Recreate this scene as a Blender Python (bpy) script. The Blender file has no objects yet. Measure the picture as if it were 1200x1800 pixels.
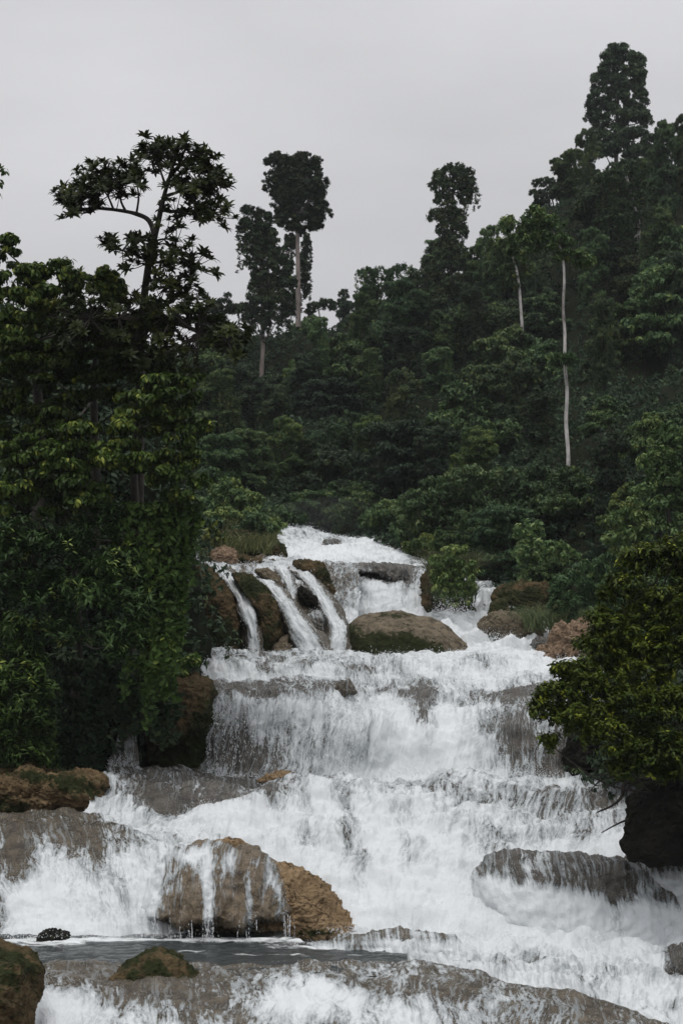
import bpy, math, random
import numpy as np
from mathutils import Vector

C = bpy.context.scene.collection
scene = bpy.context.scene
R = math.radians
rng = np.random.default_rng(7)
random.seed(7)

# ------------------------------------------------------------------ camera
F, CX, HY, ZC = 2800.0, 600.0, 1180.0, 7.0      # focal length, centre column and eye-level row, eye height
cam_d = bpy.data.cameras.new("camera")
cam = bpy.data.objects.new("camera", cam_d)
C.objects.link(cam)
cam.location = (0, 0, ZC)
cam.rotation_euler = (R(90), 0, 0)
cam_d.sensor_fit = 'VERTICAL'
cam_d.sensor_height = 36.0
cam_d.lens = 36.0 * F / 1800.0
cam_d.shift_y = (HY - 900.0) / 1800.0
cam_d.clip_end = 3000
cam_d.dof.use_dof = True
cam_d.dof.focus_distance = 33.0
cam_d.dof.aperture_fstop = 2.8
scene.camera = cam

# ------------------------------------------------------------------ sky, sun, exposure
SUN_EL, SUN_AZ = R(72), R(195)
world = bpy.data.worlds.new("World")
scene.world = world
world.use_nodes = True
nt = world.node_tree
nt.nodes.clear()
N = nt.nodes.new
wo = N('ShaderNodeOutputWorld'); bg = N('ShaderNodeBackground')
sky = N('ShaderNodeTexSky'); sky.sky_type = 'NISHITA'; sky.sun_disc = False
sky.sun_elevation = SUN_EL; sky.sun_rotation = SUN_AZ
hs = N('ShaderNodeHueSaturation'); hs.inputs['Saturation'].default_value = 0.25
tc = N('ShaderNodeTexCoord'); sep = N('ShaderNodeSeparateXYZ')
mr = N('ShaderNodeMapRange'); mr.inputs[1].default_value = 0.0; mr.inputs[2].default_value = 1.0
mr.inputs[3].default_value = 4.5; mr.inputs[4].default_value = 13.0
mp = N('ShaderNodeMapping'); mp.inputs['Scale'].default_value = (1.3, 1.3, 4.0)
cl = N('ShaderNodeTexNoise'); cl.inputs['Scale'].default_value = 2.3; cl.inputs['Detail'].default_value = 5; cl.inputs['Roughness'].default_value = 0.5
cr = N('ShaderNodeMapRange'); cr.inputs[1].default_value = 0.3; cr.inputs[2].default_value = 0.7
cr.inputs[3].default_value = 0.90; cr.inputs[4].default_value = 1.10
mu = N('ShaderNodeMath'); mu.operation = 'MULTIPLY'
tint = N('ShaderNodeCombineColor')
cm = N('ShaderNodeMix'); cm.data_type = 'RGBA'; cm.blend_type = 'MULTIPLY'; cm.inputs[0].default_value = 1.0
mix = N('ShaderNodeMix'); mix.data_type = 'RGBA'; mix.inputs[0].default_value = 0.90
L = nt.links.new
L(tc.outputs['Generated'], sep.inputs[0]); L(sep.outputs['Z'], mr.inputs[0])
L(tc.outputs['Generated'], mp.inputs[0]); L(mp.outputs[0], cl.inputs['Vector']); L(cl.outputs['Fac'], cr.inputs[0])
L(mr.outputs[0], mu.inputs[0]); L(cr.outputs[0], mu.inputs[1])
for i in range(3): L(mu.outputs[0], tint.inputs[i])
cm.inputs[7].default_value = (0.992, 0.992, 1.022, 1)
L(tint.outputs[0], cm.inputs[6])
L(sky.outputs[0], hs.inputs['Color']); L(hs.outputs[0], mix.inputs[6]); L(cm.outputs[2], mix.inputs[7])
L(mix.outputs[2], bg.inputs['Color']); bg.inputs['Strength'].default_value = 0.1
L(bg.outputs[0], wo.inputs['Surface'])

sd = bpy.data.lights.new("sun", 'SUN'); sd.energy = 1.35; sd.angle = R(20); sd.color = (1.0, 0.97, 0.93)
sun = bpy.data.objects.new("sun", sd); C.objects.link(sun)
_d = Vector((math.sin(SUN_AZ) * math.cos(SUN_EL), math.cos(SUN_AZ) * math.cos(SUN_EL), math.sin(SUN_EL)))
sun.rotation_euler = _d.to_track_quat('Z', 'Y').to_euler()
scene.view_settings.view_transform = 'Standard'
scene.view_settings.look = 'None'
scene.view_settings.exposure = -0.08
scene.view_settings.gamma = 1.0
scene.cycles.max_bounces = 6
scene.cycles.diffuse_bounces = 3
scene.cycles.glossy_bounces = 2
scene.cycles.transmission_bounces = 3
scene.cycles.transparent_max_bounces = 12
scene.cycles.volume_bounces = 0

# ------------------------------------------------------------------ small maths
def P(u, v, Y):
    u = np.asarray(u, float); v = np.asarray(v, float); Y = np.asarray(Y, float)
    return np.stack(np.broadcast_arrays(Y * (u - CX) / F, Y, ZC - Y * (v - HY) / F), -1)

def pix(p):
    return CX + F * p[..., 0] / p[..., 1], HY - F * (p[..., 2] - ZC) / p[..., 1]

_perm = np.random.default_rng(3).permutation(256); _perm = np.concatenate([_perm, _perm])
_g = np.array([[1,1,0],[-1,1,0],[1,-1,0],[-1,-1,0],[1,0,1],[-1,0,1],[1,0,-1],[-1,0,-1],[0,1,1],[0,-1,1],[0,1,-1],[0,-1,-1]], float)
def noise(p):
    p = np.asarray(p, float); sh = p.shape[:-1]; p = p.reshape(-1, 3)
    i = np.floor(p).astype(int); f = p - i; i &= 255
    w = f * f * f * (f * (f * 6 - 15) + 10)
    out = 0
    for dx in (0, 1):
        for dy in (0, 1):
            for dz in (0, 1):
                h = _perm[_perm[_perm[(i[:, 0] + dx) & 255] + ((i[:, 1] + dy) & 255)] + ((i[:, 2] + dz) & 255)] % 12
                g = _g[h]
                d = g[:, 0] * (f[:, 0] - dx) + g[:, 1] * (f[:, 1] - dy) + g[:, 2] * (f[:, 2] - dz)
                ww = (w[:, 0] if dx else 1 - w[:, 0]) * (w[:, 1] if dy else 1 - w[:, 1]) * (w[:, 2] if dz else 1 - w[:, 2])
                out = out + d * ww
    return out.reshape(sh)
def fbm(p, oct=4, rough=0.5):
    a, s, o = 1.0, 1.0, 0
    for k in range(oct):
        o = o + a * noise(np.asarray(p) * s + 17.3 * k); a *= rough; s *= 2.03
    return o
def unit(a): return a / np.maximum(np.linalg.norm(a, axis=-1, keepdims=True), 1e-9)

def pchip(y, sub):
    """monotone cubic through rows y (R,N,k); sub[i] steps on segment i"""
    d = np.diff(y, axis=0); Rn = len(y); m = np.zeros_like(y)
    m[0] = d[0]; m[-1] = d[-1]
    a, b = d[:-1], d[1:]
    with np.errstate(divide='ignore', invalid='ignore'):
        hm = 2 * a * b / (a + b)
    m[1:-1] = np.where(a * b > 0, hm, 0)
    out = []
    for i in range(Rn - 1):
        n = sub[i]
        for k in range(n):
            t = k / n; t2, t3 = t * t, t * t * t
            out.append((2*t3-3*t2+1)*y[i] + (t3-2*t2+t)*m[i] + (-2*t3+3*t2)*y[i+1] + (t3-t2)*m[i+1])
    out.append(y[-1])
    return np.array(out)

# ------------------------------------------------------------------ objects
def mesh(name, v, q, mat, parent=None, uv=None, attrs=None, smooth=True):
    me = bpy.data.meshes.new(name)
    v = np.asarray(v, np.float32).reshape(-1, 3); q = np.asarray(q, np.int32)
    k = q.shape[1]
    me.vertices.add(len(v)); me.vertices.foreach_set('co', v.ravel())
    me.loops.add(q.size); me.loops.foreach_set('vertex_index', q.ravel())
    me.polygons.add(len(q)); me.polygons.foreach_set('loop_start', np.arange(0, q.size, k, dtype=np.int32))
    if smooth: me.polygons.foreach_set('use_smooth', np.ones(len(q), bool))
    me.update(calc_edges=True)
    if uv is not None:
        l = me.uv_layers.new(name='UVMap'); l.data.foreach_set('uv', np.asarray(uv, np.float32)[q.ravel()].ravel())
    for n_, a in (attrs or {}).items():
        at = me.attributes.new(n_, 'FLOAT', 'POINT'); at.data.foreach_set('value', np.asarray(a, np.float32).ravel())
    if mat: me.materials.append(mat)
    o = bpy.data.objects.new(name, me); C.objects.link(o)
    if parent is not None:
        o.parent = parent
        o.matrix_parent_inverse = parent.matrix_basis.inverted()
    return o
def tag(o, label=None, cat=None, group=None, kind=None):
    if label: o['label'] = label
    if cat: o['category'] = cat
    if group: o['group'] = group
    if kind: o['kind'] = kind
    return o
def thing(name, label, cat, loc, group=None):
    o = bpy.data.objects.new(name, None); C.objects.link(o)
    o.location = tuple(float(a) for a in loc); o.empty_display_size = 0.3
    return tag(o, label, cat, group)
def grid_quads(nr, nc, wrap=False):
    i = np.arange(nr - 1)[:, None] * nc
    j = np.arange(nc if wrap else nc - 1)[None, :]
    j2 = (j + 1) % nc
    return np.stack([i + j, i + j2, i + nc + j2, i + nc + j], -1).reshape(-1, 4)

# ------------------------------------------------------------------ materials
def new_mat(name):
    m = bpy.data.materials.new(name); m.use_nodes = True
    t = m.node_tree; t.nodes.clear()
    out = t.nodes.new('ShaderNodeOutputMaterial')
    return m, t, out
class NT:
    """tiny node helper"""
    def __init__(s, t): s.t = t
    def n(s, typ, **kw):
        o = s.t.nodes.new(typ)
        for k, v in kw.items():
            if k.startswith('i_'):
                o.inputs[k[2:].replace('_', ' ')].default_value = v
            else: setattr(o, k, v)
        return o
    def l(s, a, b): s.t.links.new(a, b)
    def noise(s, vec, scale, detail=4, rough=0.55, dist=0.0):
        o = s.n('ShaderNodeTexNoise'); o.inputs['Scale'].default_value = scale; o.inputs['Detail'].default_value = detail
        o.inputs['Roughness'].default_value = rough; o.inputs['Distortion'].default_value = dist
        if vec is not None: s.l(vec, o.inputs['Vector'])
        return o.outputs['Fac']
    def scale(s, vec, sc):
        o = s.n('ShaderNodeMapping'); o.inputs['Scale'].default_value = sc; s.l(vec, o.inputs[0]); return o.outputs[0]
    def math(s, op, a, b=None, c=None, clamp=False):
        o = s.n('ShaderNodeMath', operation=op, use_clamp=clamp)
        for i, x in enumerate((a, b, c)):
            if x is None: continue
            if isinstance(x, (int, float)): o.inputs[i].default_value = x
            else: s.l(x, o.inputs[i])
        return o.outputs[0]
    def mapr(s, x, a, b, c=0.0, d=1.0, smooth=True):
        o = s.n('ShaderNodeMapRange', interpolation_type='SMOOTHSTEP' if smooth else 'LINEAR')
        s.l(x, o.inputs[0])
        for i, y in enumerate((a, b, c, d)): o.inputs[i + 1].default_value = y
        return o.outputs[0]
    def mix(s, f, a, b):
        o = s.n('ShaderNodeMix', data_type='RGBA')
        for i, x in ((0, f), (6, a), (7, b)):
            if isinstance(x, (int, float)): o.inputs[i].default_value = x
            elif isinstance(x, tuple): o.inputs[i].default_value = (*x, 1) if len(x) == 3 else x
            else: s.l(x, o.inputs[i])
        return o.outputs[2]

def water_material(name, rock=((0.030, 0.027, 0.023), (0.135, 0.122, 0.103)), thin=(0.27, 0.295, 0.305), bump=0.08):
    m, t, out = new_mat(name); k = NT(t)
    uv = k.n('ShaderNodeUVMap').outputs[0]
    geo = k.n('ShaderNodeNewGeometry').outputs['Position']
    at = k.n('ShaderNodeAttribute', attribute_name='foam').outputs['Fac']
    # bend the flow lines a little
    wn = k.n('ShaderNodeTexNoise'); wn.inputs['Scale'].default_value = 0.9; wn.inputs['Detail'].default_value = 3; k.l(uv, wn.inputs['Vector'])
    off = k.n('ShaderNodeVectorMath', operation='MULTIPLY_ADD'); k.l(wn.outputs['Color'], off.inputs[0]); off.inputs[1].default_value = (0.5, 0.5, 0); k.l(uv, off.inputs[2])
    w = off.outputs[0]
    n1 = k.noise(k.scale(w, (5.5, 0.75, 1)), 1.0, 6, 0.62)
    n2 = k.noise(k.scale(w, (17, 4.5, 1)), 1.0, 5, 0.68)
    n3 = k.noise(k.scale(w, (1.2, 0.8, 1)), 1.0, 4, 0.55)
    n4 = k.noise(geo, 26.0, 4, 0.75)
    a = k.math('MULTIPLY_ADD', at, 2.0, -1.0)
    calm = k.mapr(at, 0.68, 1.0, 1.0, 0.42)                        # deep white water is smoother than thin curtains
    q = k.math('MULTIPLY', k.math('SUBTRACT', n1, 0.5), 2.7)
    q = k.math('MULTIPLY_ADD', k.math('SUBTRACT', n2, 0.5), 2.6, q)
    q = k.math('MULTIPLY_ADD', k.math('SUBTRACT', n4, 0.5), 0.9, q)
    x = k.math('MULTIPLY_ADD', q, calm, a)
    x = k.math('MULTIPLY_ADD', k.math('SUBTRACT', n3, 0.5), 0.8, x)
    n5 = k.noise(k.scale(w, (15, 0.8, 1)), 1.0, 5, 0.6)
    thr = k.math('MULTIPLY', k.mapr(k.math('MULTIPLY_ADD', k.math('SUBTRACT', n2, 0.5), 0.5, n5), 0.52, 0.66), k.mapr(at, 0.02, 0.4, 0.0, 0.8))
    n6 = k.noise(geo, 34.0, 3, 0.7)
    fleck = k.math('MULTIPLY', k.mapr(k.math('MULTIPLY_ADD', n1, 0.35, n6), 0.76, 0.86), k.mapr(at, 0.0, 0.3, 0.0, 0.75))
    mask = k.math('MAXIMUM', k.math('MAXIMUM', k.mapr(x, -0.17, 0.17), thr), fleck)
    dens = k.mapr(k.math('MULTIPLY_ADD', k.math('SUBTRACT', n3, 0.5), 0.9, x), -0.15, 1.0)
    rockc = k.mix(k.mapr(k.math('MULTIPLY_ADD', n4, 0.45, k.math('MULTIPLY', k.noise(geo, 3.2, 7, 0.7), 0.6)), 0.38, 0.68), rock[0], rock[1])
    foamc = k.mix(dens, thin, (0.715, 0.745, 0.76))
    col = k.mix(mask, rockc, foamc)
    b = k.n('ShaderNodeBsdfPrincipled')
    k.l(col, b.inputs['Base Color'])
    k.l(k.mapr(mask, 0, 1, 0.22, 0.75, False), b.inputs['Roughness'])
    b.inputs['Specular IOR Level'].default_value = 0.35
    bm = k.n('ShaderNodeBump'); bm.inputs['Strength'].default_value = 0.6; bm.inputs['Distance'].default_value = bump
    k.l(k.math('MULTIPLY_ADD', n2, 0.6, k.math('MULTIPLY_ADD', n4, 0.55, k.math('MULTIPLY', x, 0.22))), bm.inputs['Height'])
    k.l(bm.outputs[0], b.inputs['Normal'])
    k.l(b.outputs[0], out.inputs['Surface'])
    return m

def rock_material(name, dark, light, moss=(0.014, 0.017, 0.006), mossy=0.5, scale=1.0, pits=0.5, wet=0.0):
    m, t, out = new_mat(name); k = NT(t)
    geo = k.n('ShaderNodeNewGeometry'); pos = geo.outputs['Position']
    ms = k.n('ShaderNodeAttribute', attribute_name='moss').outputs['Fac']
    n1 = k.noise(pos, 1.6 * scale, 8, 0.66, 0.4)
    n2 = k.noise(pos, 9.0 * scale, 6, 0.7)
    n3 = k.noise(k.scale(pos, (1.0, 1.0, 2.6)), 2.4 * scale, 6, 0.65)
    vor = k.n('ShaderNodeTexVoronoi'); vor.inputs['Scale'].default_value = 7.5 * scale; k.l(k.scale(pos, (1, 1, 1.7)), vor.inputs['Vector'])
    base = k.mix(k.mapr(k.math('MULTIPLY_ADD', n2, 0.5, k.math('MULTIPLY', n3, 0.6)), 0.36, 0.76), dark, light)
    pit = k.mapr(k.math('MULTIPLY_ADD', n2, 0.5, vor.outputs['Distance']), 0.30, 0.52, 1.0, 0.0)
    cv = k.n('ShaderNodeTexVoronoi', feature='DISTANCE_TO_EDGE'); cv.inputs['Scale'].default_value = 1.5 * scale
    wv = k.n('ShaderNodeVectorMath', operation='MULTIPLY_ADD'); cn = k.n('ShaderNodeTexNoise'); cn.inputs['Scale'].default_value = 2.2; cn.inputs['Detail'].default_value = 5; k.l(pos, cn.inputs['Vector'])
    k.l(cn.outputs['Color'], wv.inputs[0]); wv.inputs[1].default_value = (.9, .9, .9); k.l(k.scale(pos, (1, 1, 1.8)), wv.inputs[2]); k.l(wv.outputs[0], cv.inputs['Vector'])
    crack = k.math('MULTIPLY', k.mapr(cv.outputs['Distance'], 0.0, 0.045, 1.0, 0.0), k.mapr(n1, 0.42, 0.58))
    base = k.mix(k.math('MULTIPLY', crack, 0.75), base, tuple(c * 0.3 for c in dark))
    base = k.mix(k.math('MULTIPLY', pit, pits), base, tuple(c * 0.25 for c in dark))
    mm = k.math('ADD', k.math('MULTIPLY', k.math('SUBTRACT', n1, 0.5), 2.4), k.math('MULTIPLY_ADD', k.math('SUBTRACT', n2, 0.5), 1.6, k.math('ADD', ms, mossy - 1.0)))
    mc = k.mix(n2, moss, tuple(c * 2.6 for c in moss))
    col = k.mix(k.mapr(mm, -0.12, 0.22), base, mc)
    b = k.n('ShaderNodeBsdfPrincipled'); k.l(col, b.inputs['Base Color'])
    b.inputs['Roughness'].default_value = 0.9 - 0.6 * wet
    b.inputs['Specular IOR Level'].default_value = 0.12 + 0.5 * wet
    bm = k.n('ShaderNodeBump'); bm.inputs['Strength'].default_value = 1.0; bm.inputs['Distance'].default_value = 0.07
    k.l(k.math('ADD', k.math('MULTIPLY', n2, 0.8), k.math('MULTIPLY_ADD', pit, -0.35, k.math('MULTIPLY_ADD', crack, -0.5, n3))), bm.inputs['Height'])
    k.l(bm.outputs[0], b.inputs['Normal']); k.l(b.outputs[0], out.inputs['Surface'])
    return m

def leaf_material(name, dark, mid, young, rough=0.5, trans=0.16, spec=0.14):
    m, t, out = new_mat(name); k = NT(t)
    at = k.n('ShaderNodeAttribute', attribute_name='tint').outputs['Fac']
    oi = k.n('ShaderNodeObjectInfo').outputs['Random']
    x = k.math('ADD', at, k.math('MULTIPLY_ADD', oi, 0.36, -0.18))
    ramp = k.n('ShaderNodeValToRGB'); e = ramp.color_ramp.elements
    e[0].position = 0.0; e[0].color = (*dark, 1)
    e[1].position = 1.0; e[1].color = (*young, 1)
    q = e.new(0.62); q.color = (*mid, 1)
    k.l(x, ramp.inputs[0])
    hv = k.n('ShaderNodeHueSaturation'); k.l(ramp.outputs[0], hv.inputs['Color'])           # each plant its own green
    o2 = k.math('FRACT', k.math('MULTIPLY', oi, 7.31)); o3 = k.math('FRACT', k.math('MULTIPLY', oi, 13.7))
    k.l(k.math('MULTIPLY_ADD', o2, 0.05, 0.475), hv.inputs['Hue']); k.l(k.math('MULTIPLY_ADD', o3, 0.75, 0.68), hv.inputs['Value']); k.l(k.math('MULTIPLY_ADD', o2, -0.25, 1.08), hv.inputs['Saturation'])
    b = k.n('ShaderNodeBsdfPrincipled'); k.l(hv.outputs[0], b.inputs['Base Color'])
    b.inputs['Roughness'].default_value = rough; b.inputs['Specular IOR Level'].default_value = spec
    tr = k.n('ShaderNodeBsdfTranslucent')
    hs_ = k.n('ShaderNodeHueSaturation'); hs_.inputs['Value'].default_value = 1.5; hs_.inputs['Saturation'].default_value = 1.1
    k.l(hv.outputs[0], hs_.inputs['Color']); k.l(hs_.outputs[0], tr.inputs['Color'])
    ms = k.n('ShaderNodeMixShader'); ms.inputs[0].default_value = trans
    k.l(b.outputs[0], ms.inputs[1]); k.l(tr.outputs[0], ms.inputs[2]); k.l(ms.outputs[0], out.inputs['Surface'])
    return m

def bark_material(name, a, b_, stretch=0.25, sc=9):
    m, t, out = new_mat(name); k = NT(t)
    pos = k.n('ShaderNodeNewGeometry').outputs['Position']
    n1 = k.noise(k.scale(pos, (1, 1, stretch)), sc, 6, 0.7)
    n2 = k.noise(k.scale(pos, (1, 1, 0.6)), 1.3, 4, 0.6)
    col = k.mix(k.mapr(k.math('MULTIPLY_ADD', n2, 0.6, k.math('MULTIPLY', n1, 0.6)), 0.42, 0.78), a, b_)
    b = k.n('ShaderNodeBsdfPrincipled'); k.l(col, b.inputs['Base Color']); b.inputs['Roughness'].default_value = 0.85
    bm = k.n('ShaderNodeBump'); bm.inputs['Strength'].default_value = 0.8; bm.inputs['Distance'].default_value = 0.03
    k.l(n1, bm.inputs['Height']); k.l(bm.outputs[0], b.inputs['Normal']); k.l(b.outputs[0], out.inputs['Surface'])
    return m

def pool_material():
    m, t, out = new_mat("pool_water"); k = NT(t)
    pos = k.n('ShaderNodeNewGeometry').outputs['Position']
    at = k.n('ShaderNodeAttribute', attribute_name='foam').outputs['Fac']
    n1 = k.noise(k.scale(pos, (1.3, 2.2, 1)), 2.0, 6, 0.65, 0.6)
    n2 = k.noise(k.scale(pos, (1.0, 2.0, 1)), 5.0, 5, 0.6)
    f = k.mapr(k.math('ADD', k.math('MULTIPLY', k.math('SUBTRACT', n1, 0.5), 2.2), k.math('MULTIPLY_ADD', at, 2.0, -1.0)), 0.0, 0.5)
    col = k.mix(f, (0.022, 0.030, 0.030), (0.82, 0.85, 0.86))
    b = k.n('ShaderNodeBsdfPrincipled'); k.l(col, b.inputs['Base Color'])
    k.l(k.mapr(f, 0, 1, 0.1, 0.7, False), b.inputs['Roughness'])
    bm = k.n('ShaderNodeBump'); bm.inputs['Strength'].default_value = 1.0; bm.inputs['Distance'].default_value = 0.16
    k.l(k.math('ADD', n1, k.math('MULTIPLY', n2, 0.4)), bm.inputs['Height'])
    k.l(bm.outputs[0], b.inputs['Normal']); k.l(b.outputs[0], out.inputs['Surface'])
    return m

def soil_material(name, a, b_):
    m, t, out = new_mat(name); k = NT(t)
    pos = k.n('ShaderNodeNewGeometry').outputs['Position']
    n1 = k.noise(pos, 1.1, 8, 0.7); n2 = k.noise(pos, 6.0, 6, 0.7)
    col = k.mix(k.mapr(k.math('MULTIPLY_ADD', n2, 0.4, k.math('MULTIPLY', n1, 0.7)), 0.4, 0.75), a, b_)
    b = k.n('ShaderNodeBsdfPrincipled'); k.l(col, b.inputs['Base Color']); b.inputs['Roughness'].default_value = 0.95; b.inputs['Specular IOR Level'].default_value = 0.04
    bm = k.n('ShaderNodeBump'); bm.inputs['Strength'].default_value = 1.0; bm.inputs['Distance'].default_value = 0.25
    k.l(k.math('ADD', n1, k.math('MULTIPLY', n2, 0.3)), bm.inputs['Height'])
    k.l(bm.outputs[0], b.inputs['Normal']); k.l(b.outputs[0], out.inputs['Surface'])
    return m

def foam_material():
    m, t, out = new_mat("white_foam"); k = NT(t)
    b = k.n('ShaderNodeBsdfPrincipled'); b.inputs['Base Color'].default_value = (0.74, 0.765, 0.78, 1); b.inputs['Roughness'].default_value = 0.6
    k.l(b.outputs[0], out.inputs['Surface'])
    return m

M_WATER = water_material("cascade_water")
M_WATER_BROWN = water_material("cascade_water_on_brown_rock", rock=((0.034, 0.028, 0.020), (0.15, 0.125, 0.09)))
M_WATER_TAN = water_material("cascade_water_on_tan_rock", rock=((0.055, 0.040, 0.025), (0.235, 0.18, 0.115)))
M_POOL = pool_material()
M_FOAM = foam_material()
M_ROCK_TAN = rock_material("tan_limestone", (0.14, 0.095, 0.052), (0.36, 0.255, 0.15), mossy=0.32, pits=0.6)
M_ROCK_LEDGE = rock_material("mossy_tan_limestone", (0.06, 0.042, 0.022), (0.23, 0.16, 0.088), mossy=0.62, pits=0.6)
M_ROCK_GREY = rock_material("grey_brown_limestone", (0.085, 0.07, 0.048), (0.235, 0.195, 0.14), mossy=0.60, pits=0.3)
M_ROCK_MOSS = rock_material("mossy_limestone", (0.045, 0.034, 0.018), (0.15, 0.105, 0.055), mossy=0.95, pits=0.5)
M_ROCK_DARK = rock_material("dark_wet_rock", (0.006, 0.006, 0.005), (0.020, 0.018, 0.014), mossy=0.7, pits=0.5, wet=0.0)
M_ROCK_ORANGE = rock_material("orange_limestone", (0.14, 0.095, 0.062), (0.36, 0.26, 0.18), mossy=0.35, pits=0.5)
M_SOIL = soil_material("dark_forest_soil", (0.008, 0.011, 0.006), (0.020, 0.024, 0.012))
M_SOIL_RIVER = soil_material("riverbed_rock", (0.03, 0.028, 0.024), (0.10, 0.09, 0.075))
M_BARK = bark_material("dark_bark", (0.012, 0.010, 0.008), (0.055, 0.046, 0.036))
M_BARK_PALE = bark_material("pale_bark", (0.10, 0.09, 0.08), (0.66, 0.63, 0.61), 0.45, 3.2)
M_BARK_GREY = bark_material("grey_pink_bark", (0.13, 0.11, 0.10), (0.32, 0.27, 0.25), 0.2, 3)
M_LEAF_ROSETTE = leaf_material("rosette_leaves", (0.018, 0.030, 0.008), (0.056, 0.076, 0.018), (0.17, 0.18, 0.04), 0.45)
M_LEAF_BROAD = leaf_material("broad_leaves", (0.020, 0.040, 0.008), (0.066, 0.112, 0.020), (0.25, 0.29, 0.05), 0.45)
M_LEAF_RIGHT = leaf_material("yellow_tipped_leaves", (0.020, 0.038, 0.007), (0.080, 0.118, 0.016), (0.24, 0.28, 0.035), 0.5)
M_LEAF_FOREST = leaf_material("forest_leaves", (0.022, 0.046, 0.018), (0.062, 0.110, 0.040), (0.16, 0.21, 0.06), 0.5)
M_LEAF_BUSH = leaf_material("bush_leaves", (0.030, 0.058, 0.020), (0.090, 0.150, 0.050), (0.20, 0.25, 0.08), 0.5)
M_LEAF_DARK = leaf_material("dark_forest_leaves", (0.014, 0.028, 0.015), (0.036, 0.060, 0.030), (0.08, 0.11, 0.04), 0.55)
M_GRASS = leaf_material("grass_blades", (0.038, 0.054, 0.024), (0.105, 0.13, 0.055), (0.22, 0.22, 0.11), 0.6)

# ------------------------------------------------------------------ sheets of ground and water
def row_interp(row, n, sm):
    row = np.array(row, float)
    us = np.linspace(row[0, 0], row[-1, 0], n)
    out = [us]
    for c in range(1, row.shape[1]):
        y = np.interp(us, row[:, 0], row[:, c])
        w = max(2, int(n * sm)); kx = np.arange(-2 * w, 2 * w + 1); kk = np.exp(-0.5 * (kx / w) ** 2); kk /= kk.sum()
        y = np.convolve(np.pad(y, 2 * w, mode='reflect', reflect_type='odd'), kk, 'valid')
        out.append(y)
    return np.stack(out, -1)

def sheet(name, rows, mat, ncol=300, res=0.06, sm=0.012, disp=None, spots=(), kind='structure', label=None):
    rr = np.array([row_interp(r, ncol, sm) for r in rows])            # (R,n,4) u v Y foam
    pos = P(rr[..., 0], rr[..., 1], rr[..., 2])
    y = np.concatenate([pos, rr[..., 3:4]], -1)
    sub = [max(2, int(np.median(np.linalg.norm(pos[i + 1] - pos[i], axis=-1)) / res)) for i in range(len(rows) - 1)]
    g = pchip(y, sub)
    p, f = g[..., :3], g[..., 3]
    du = np.gradient(p, axis=1); dv = np.gradient(p, axis=0)
    nrm = unit(np.cross(du, dv))
    if np.mean(nrm[..., 1]) > 0: nrm = -nrm
    s = np.cumsum(np.linalg.norm(np.diff(p, axis=1, prepend=p[:, :1]), axis=-1).mean(0))[None, :] + 0 * f
    t = np.cumsum(np.linalg.norm(np.diff(p, axis=0, prepend=p[:1]), axis=-1), axis=0)
    u, v = pix(p)
    wob = np.stack([u / 30, v / 30, 0 * u], -1)
    uu = u + 14 * noise(wob); vv = v + 14 * noise(wob + 31.7)
    for (cu, cv, ru, rv, df) in spots:
        f = f + df * np.exp(-((uu - cu) / ru) ** 2 - ((vv - cv) / rv) ** 2)
    if disp is not None:
        p = p + nrm * disp(p, s, t, f)[..., None]
    nr, nc = f.shape
    o = mesh(name, p, grid_quads(nr, nc), mat, uv=np.stack([s, t], -1).reshape(-1, 2), attrs={'foam': np.clip(f, -0.6, 1.6)})
    tag(o, kind=kind, label=label)
    o_info = dict(p=p, n=nrm, f=f, obj=o)
    return o_info

def water_disp(big=0.16, mid=0.07, streak=0.06, fine=0.035):
    def d(p, s, t, f):
        st = np.stack([s * 3.2, t * 0.45, 0 * s + 5], -1)
        st2 = np.stack([s * 9.0, t * 1.6, 0 * s + 9], -1)
        return (big * fbm(p * 0.6, 3) + 1.15 * mid * fbm(p * 1.7, 3) + streak * fbm(st, 3) + fine * fbm(st2, 3) + 0.6 * fine * fbm(p * 11, 2))
    return d
def ground_disp(big=1.2, mid=0.4):
    def d(p, s, t, f): return big * fbm(p * 0.12, 3) + mid * fbm(p * 0.6, 3)
    return d

WATERS = []
# the small world below and around: one ground sheet to the horizon
gx = np.concatenate([-np.geomspace(1500, 30, 18), np.linspace(-25, 25, 21), np.geomspace(30, 1500, 18)])
gy = np.concatenate([[-400, -100, -20], np.linspace(0, 40, 21), np.geomspace(45, 2500, 26)])
GX, GY = np.meshgrid(gx, gy)
GZ = 0.15 * fbm(np.stack([GX * 0.2, GY * 0.2, 0 * GX], -1), 3) - 1.6
o = mesh("ground", np.stack([GX, GY, GZ], -1), grid_quads(len(gy), len(gx)), M_SOIL_RIVER); tag(o, kind='structure')

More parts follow.
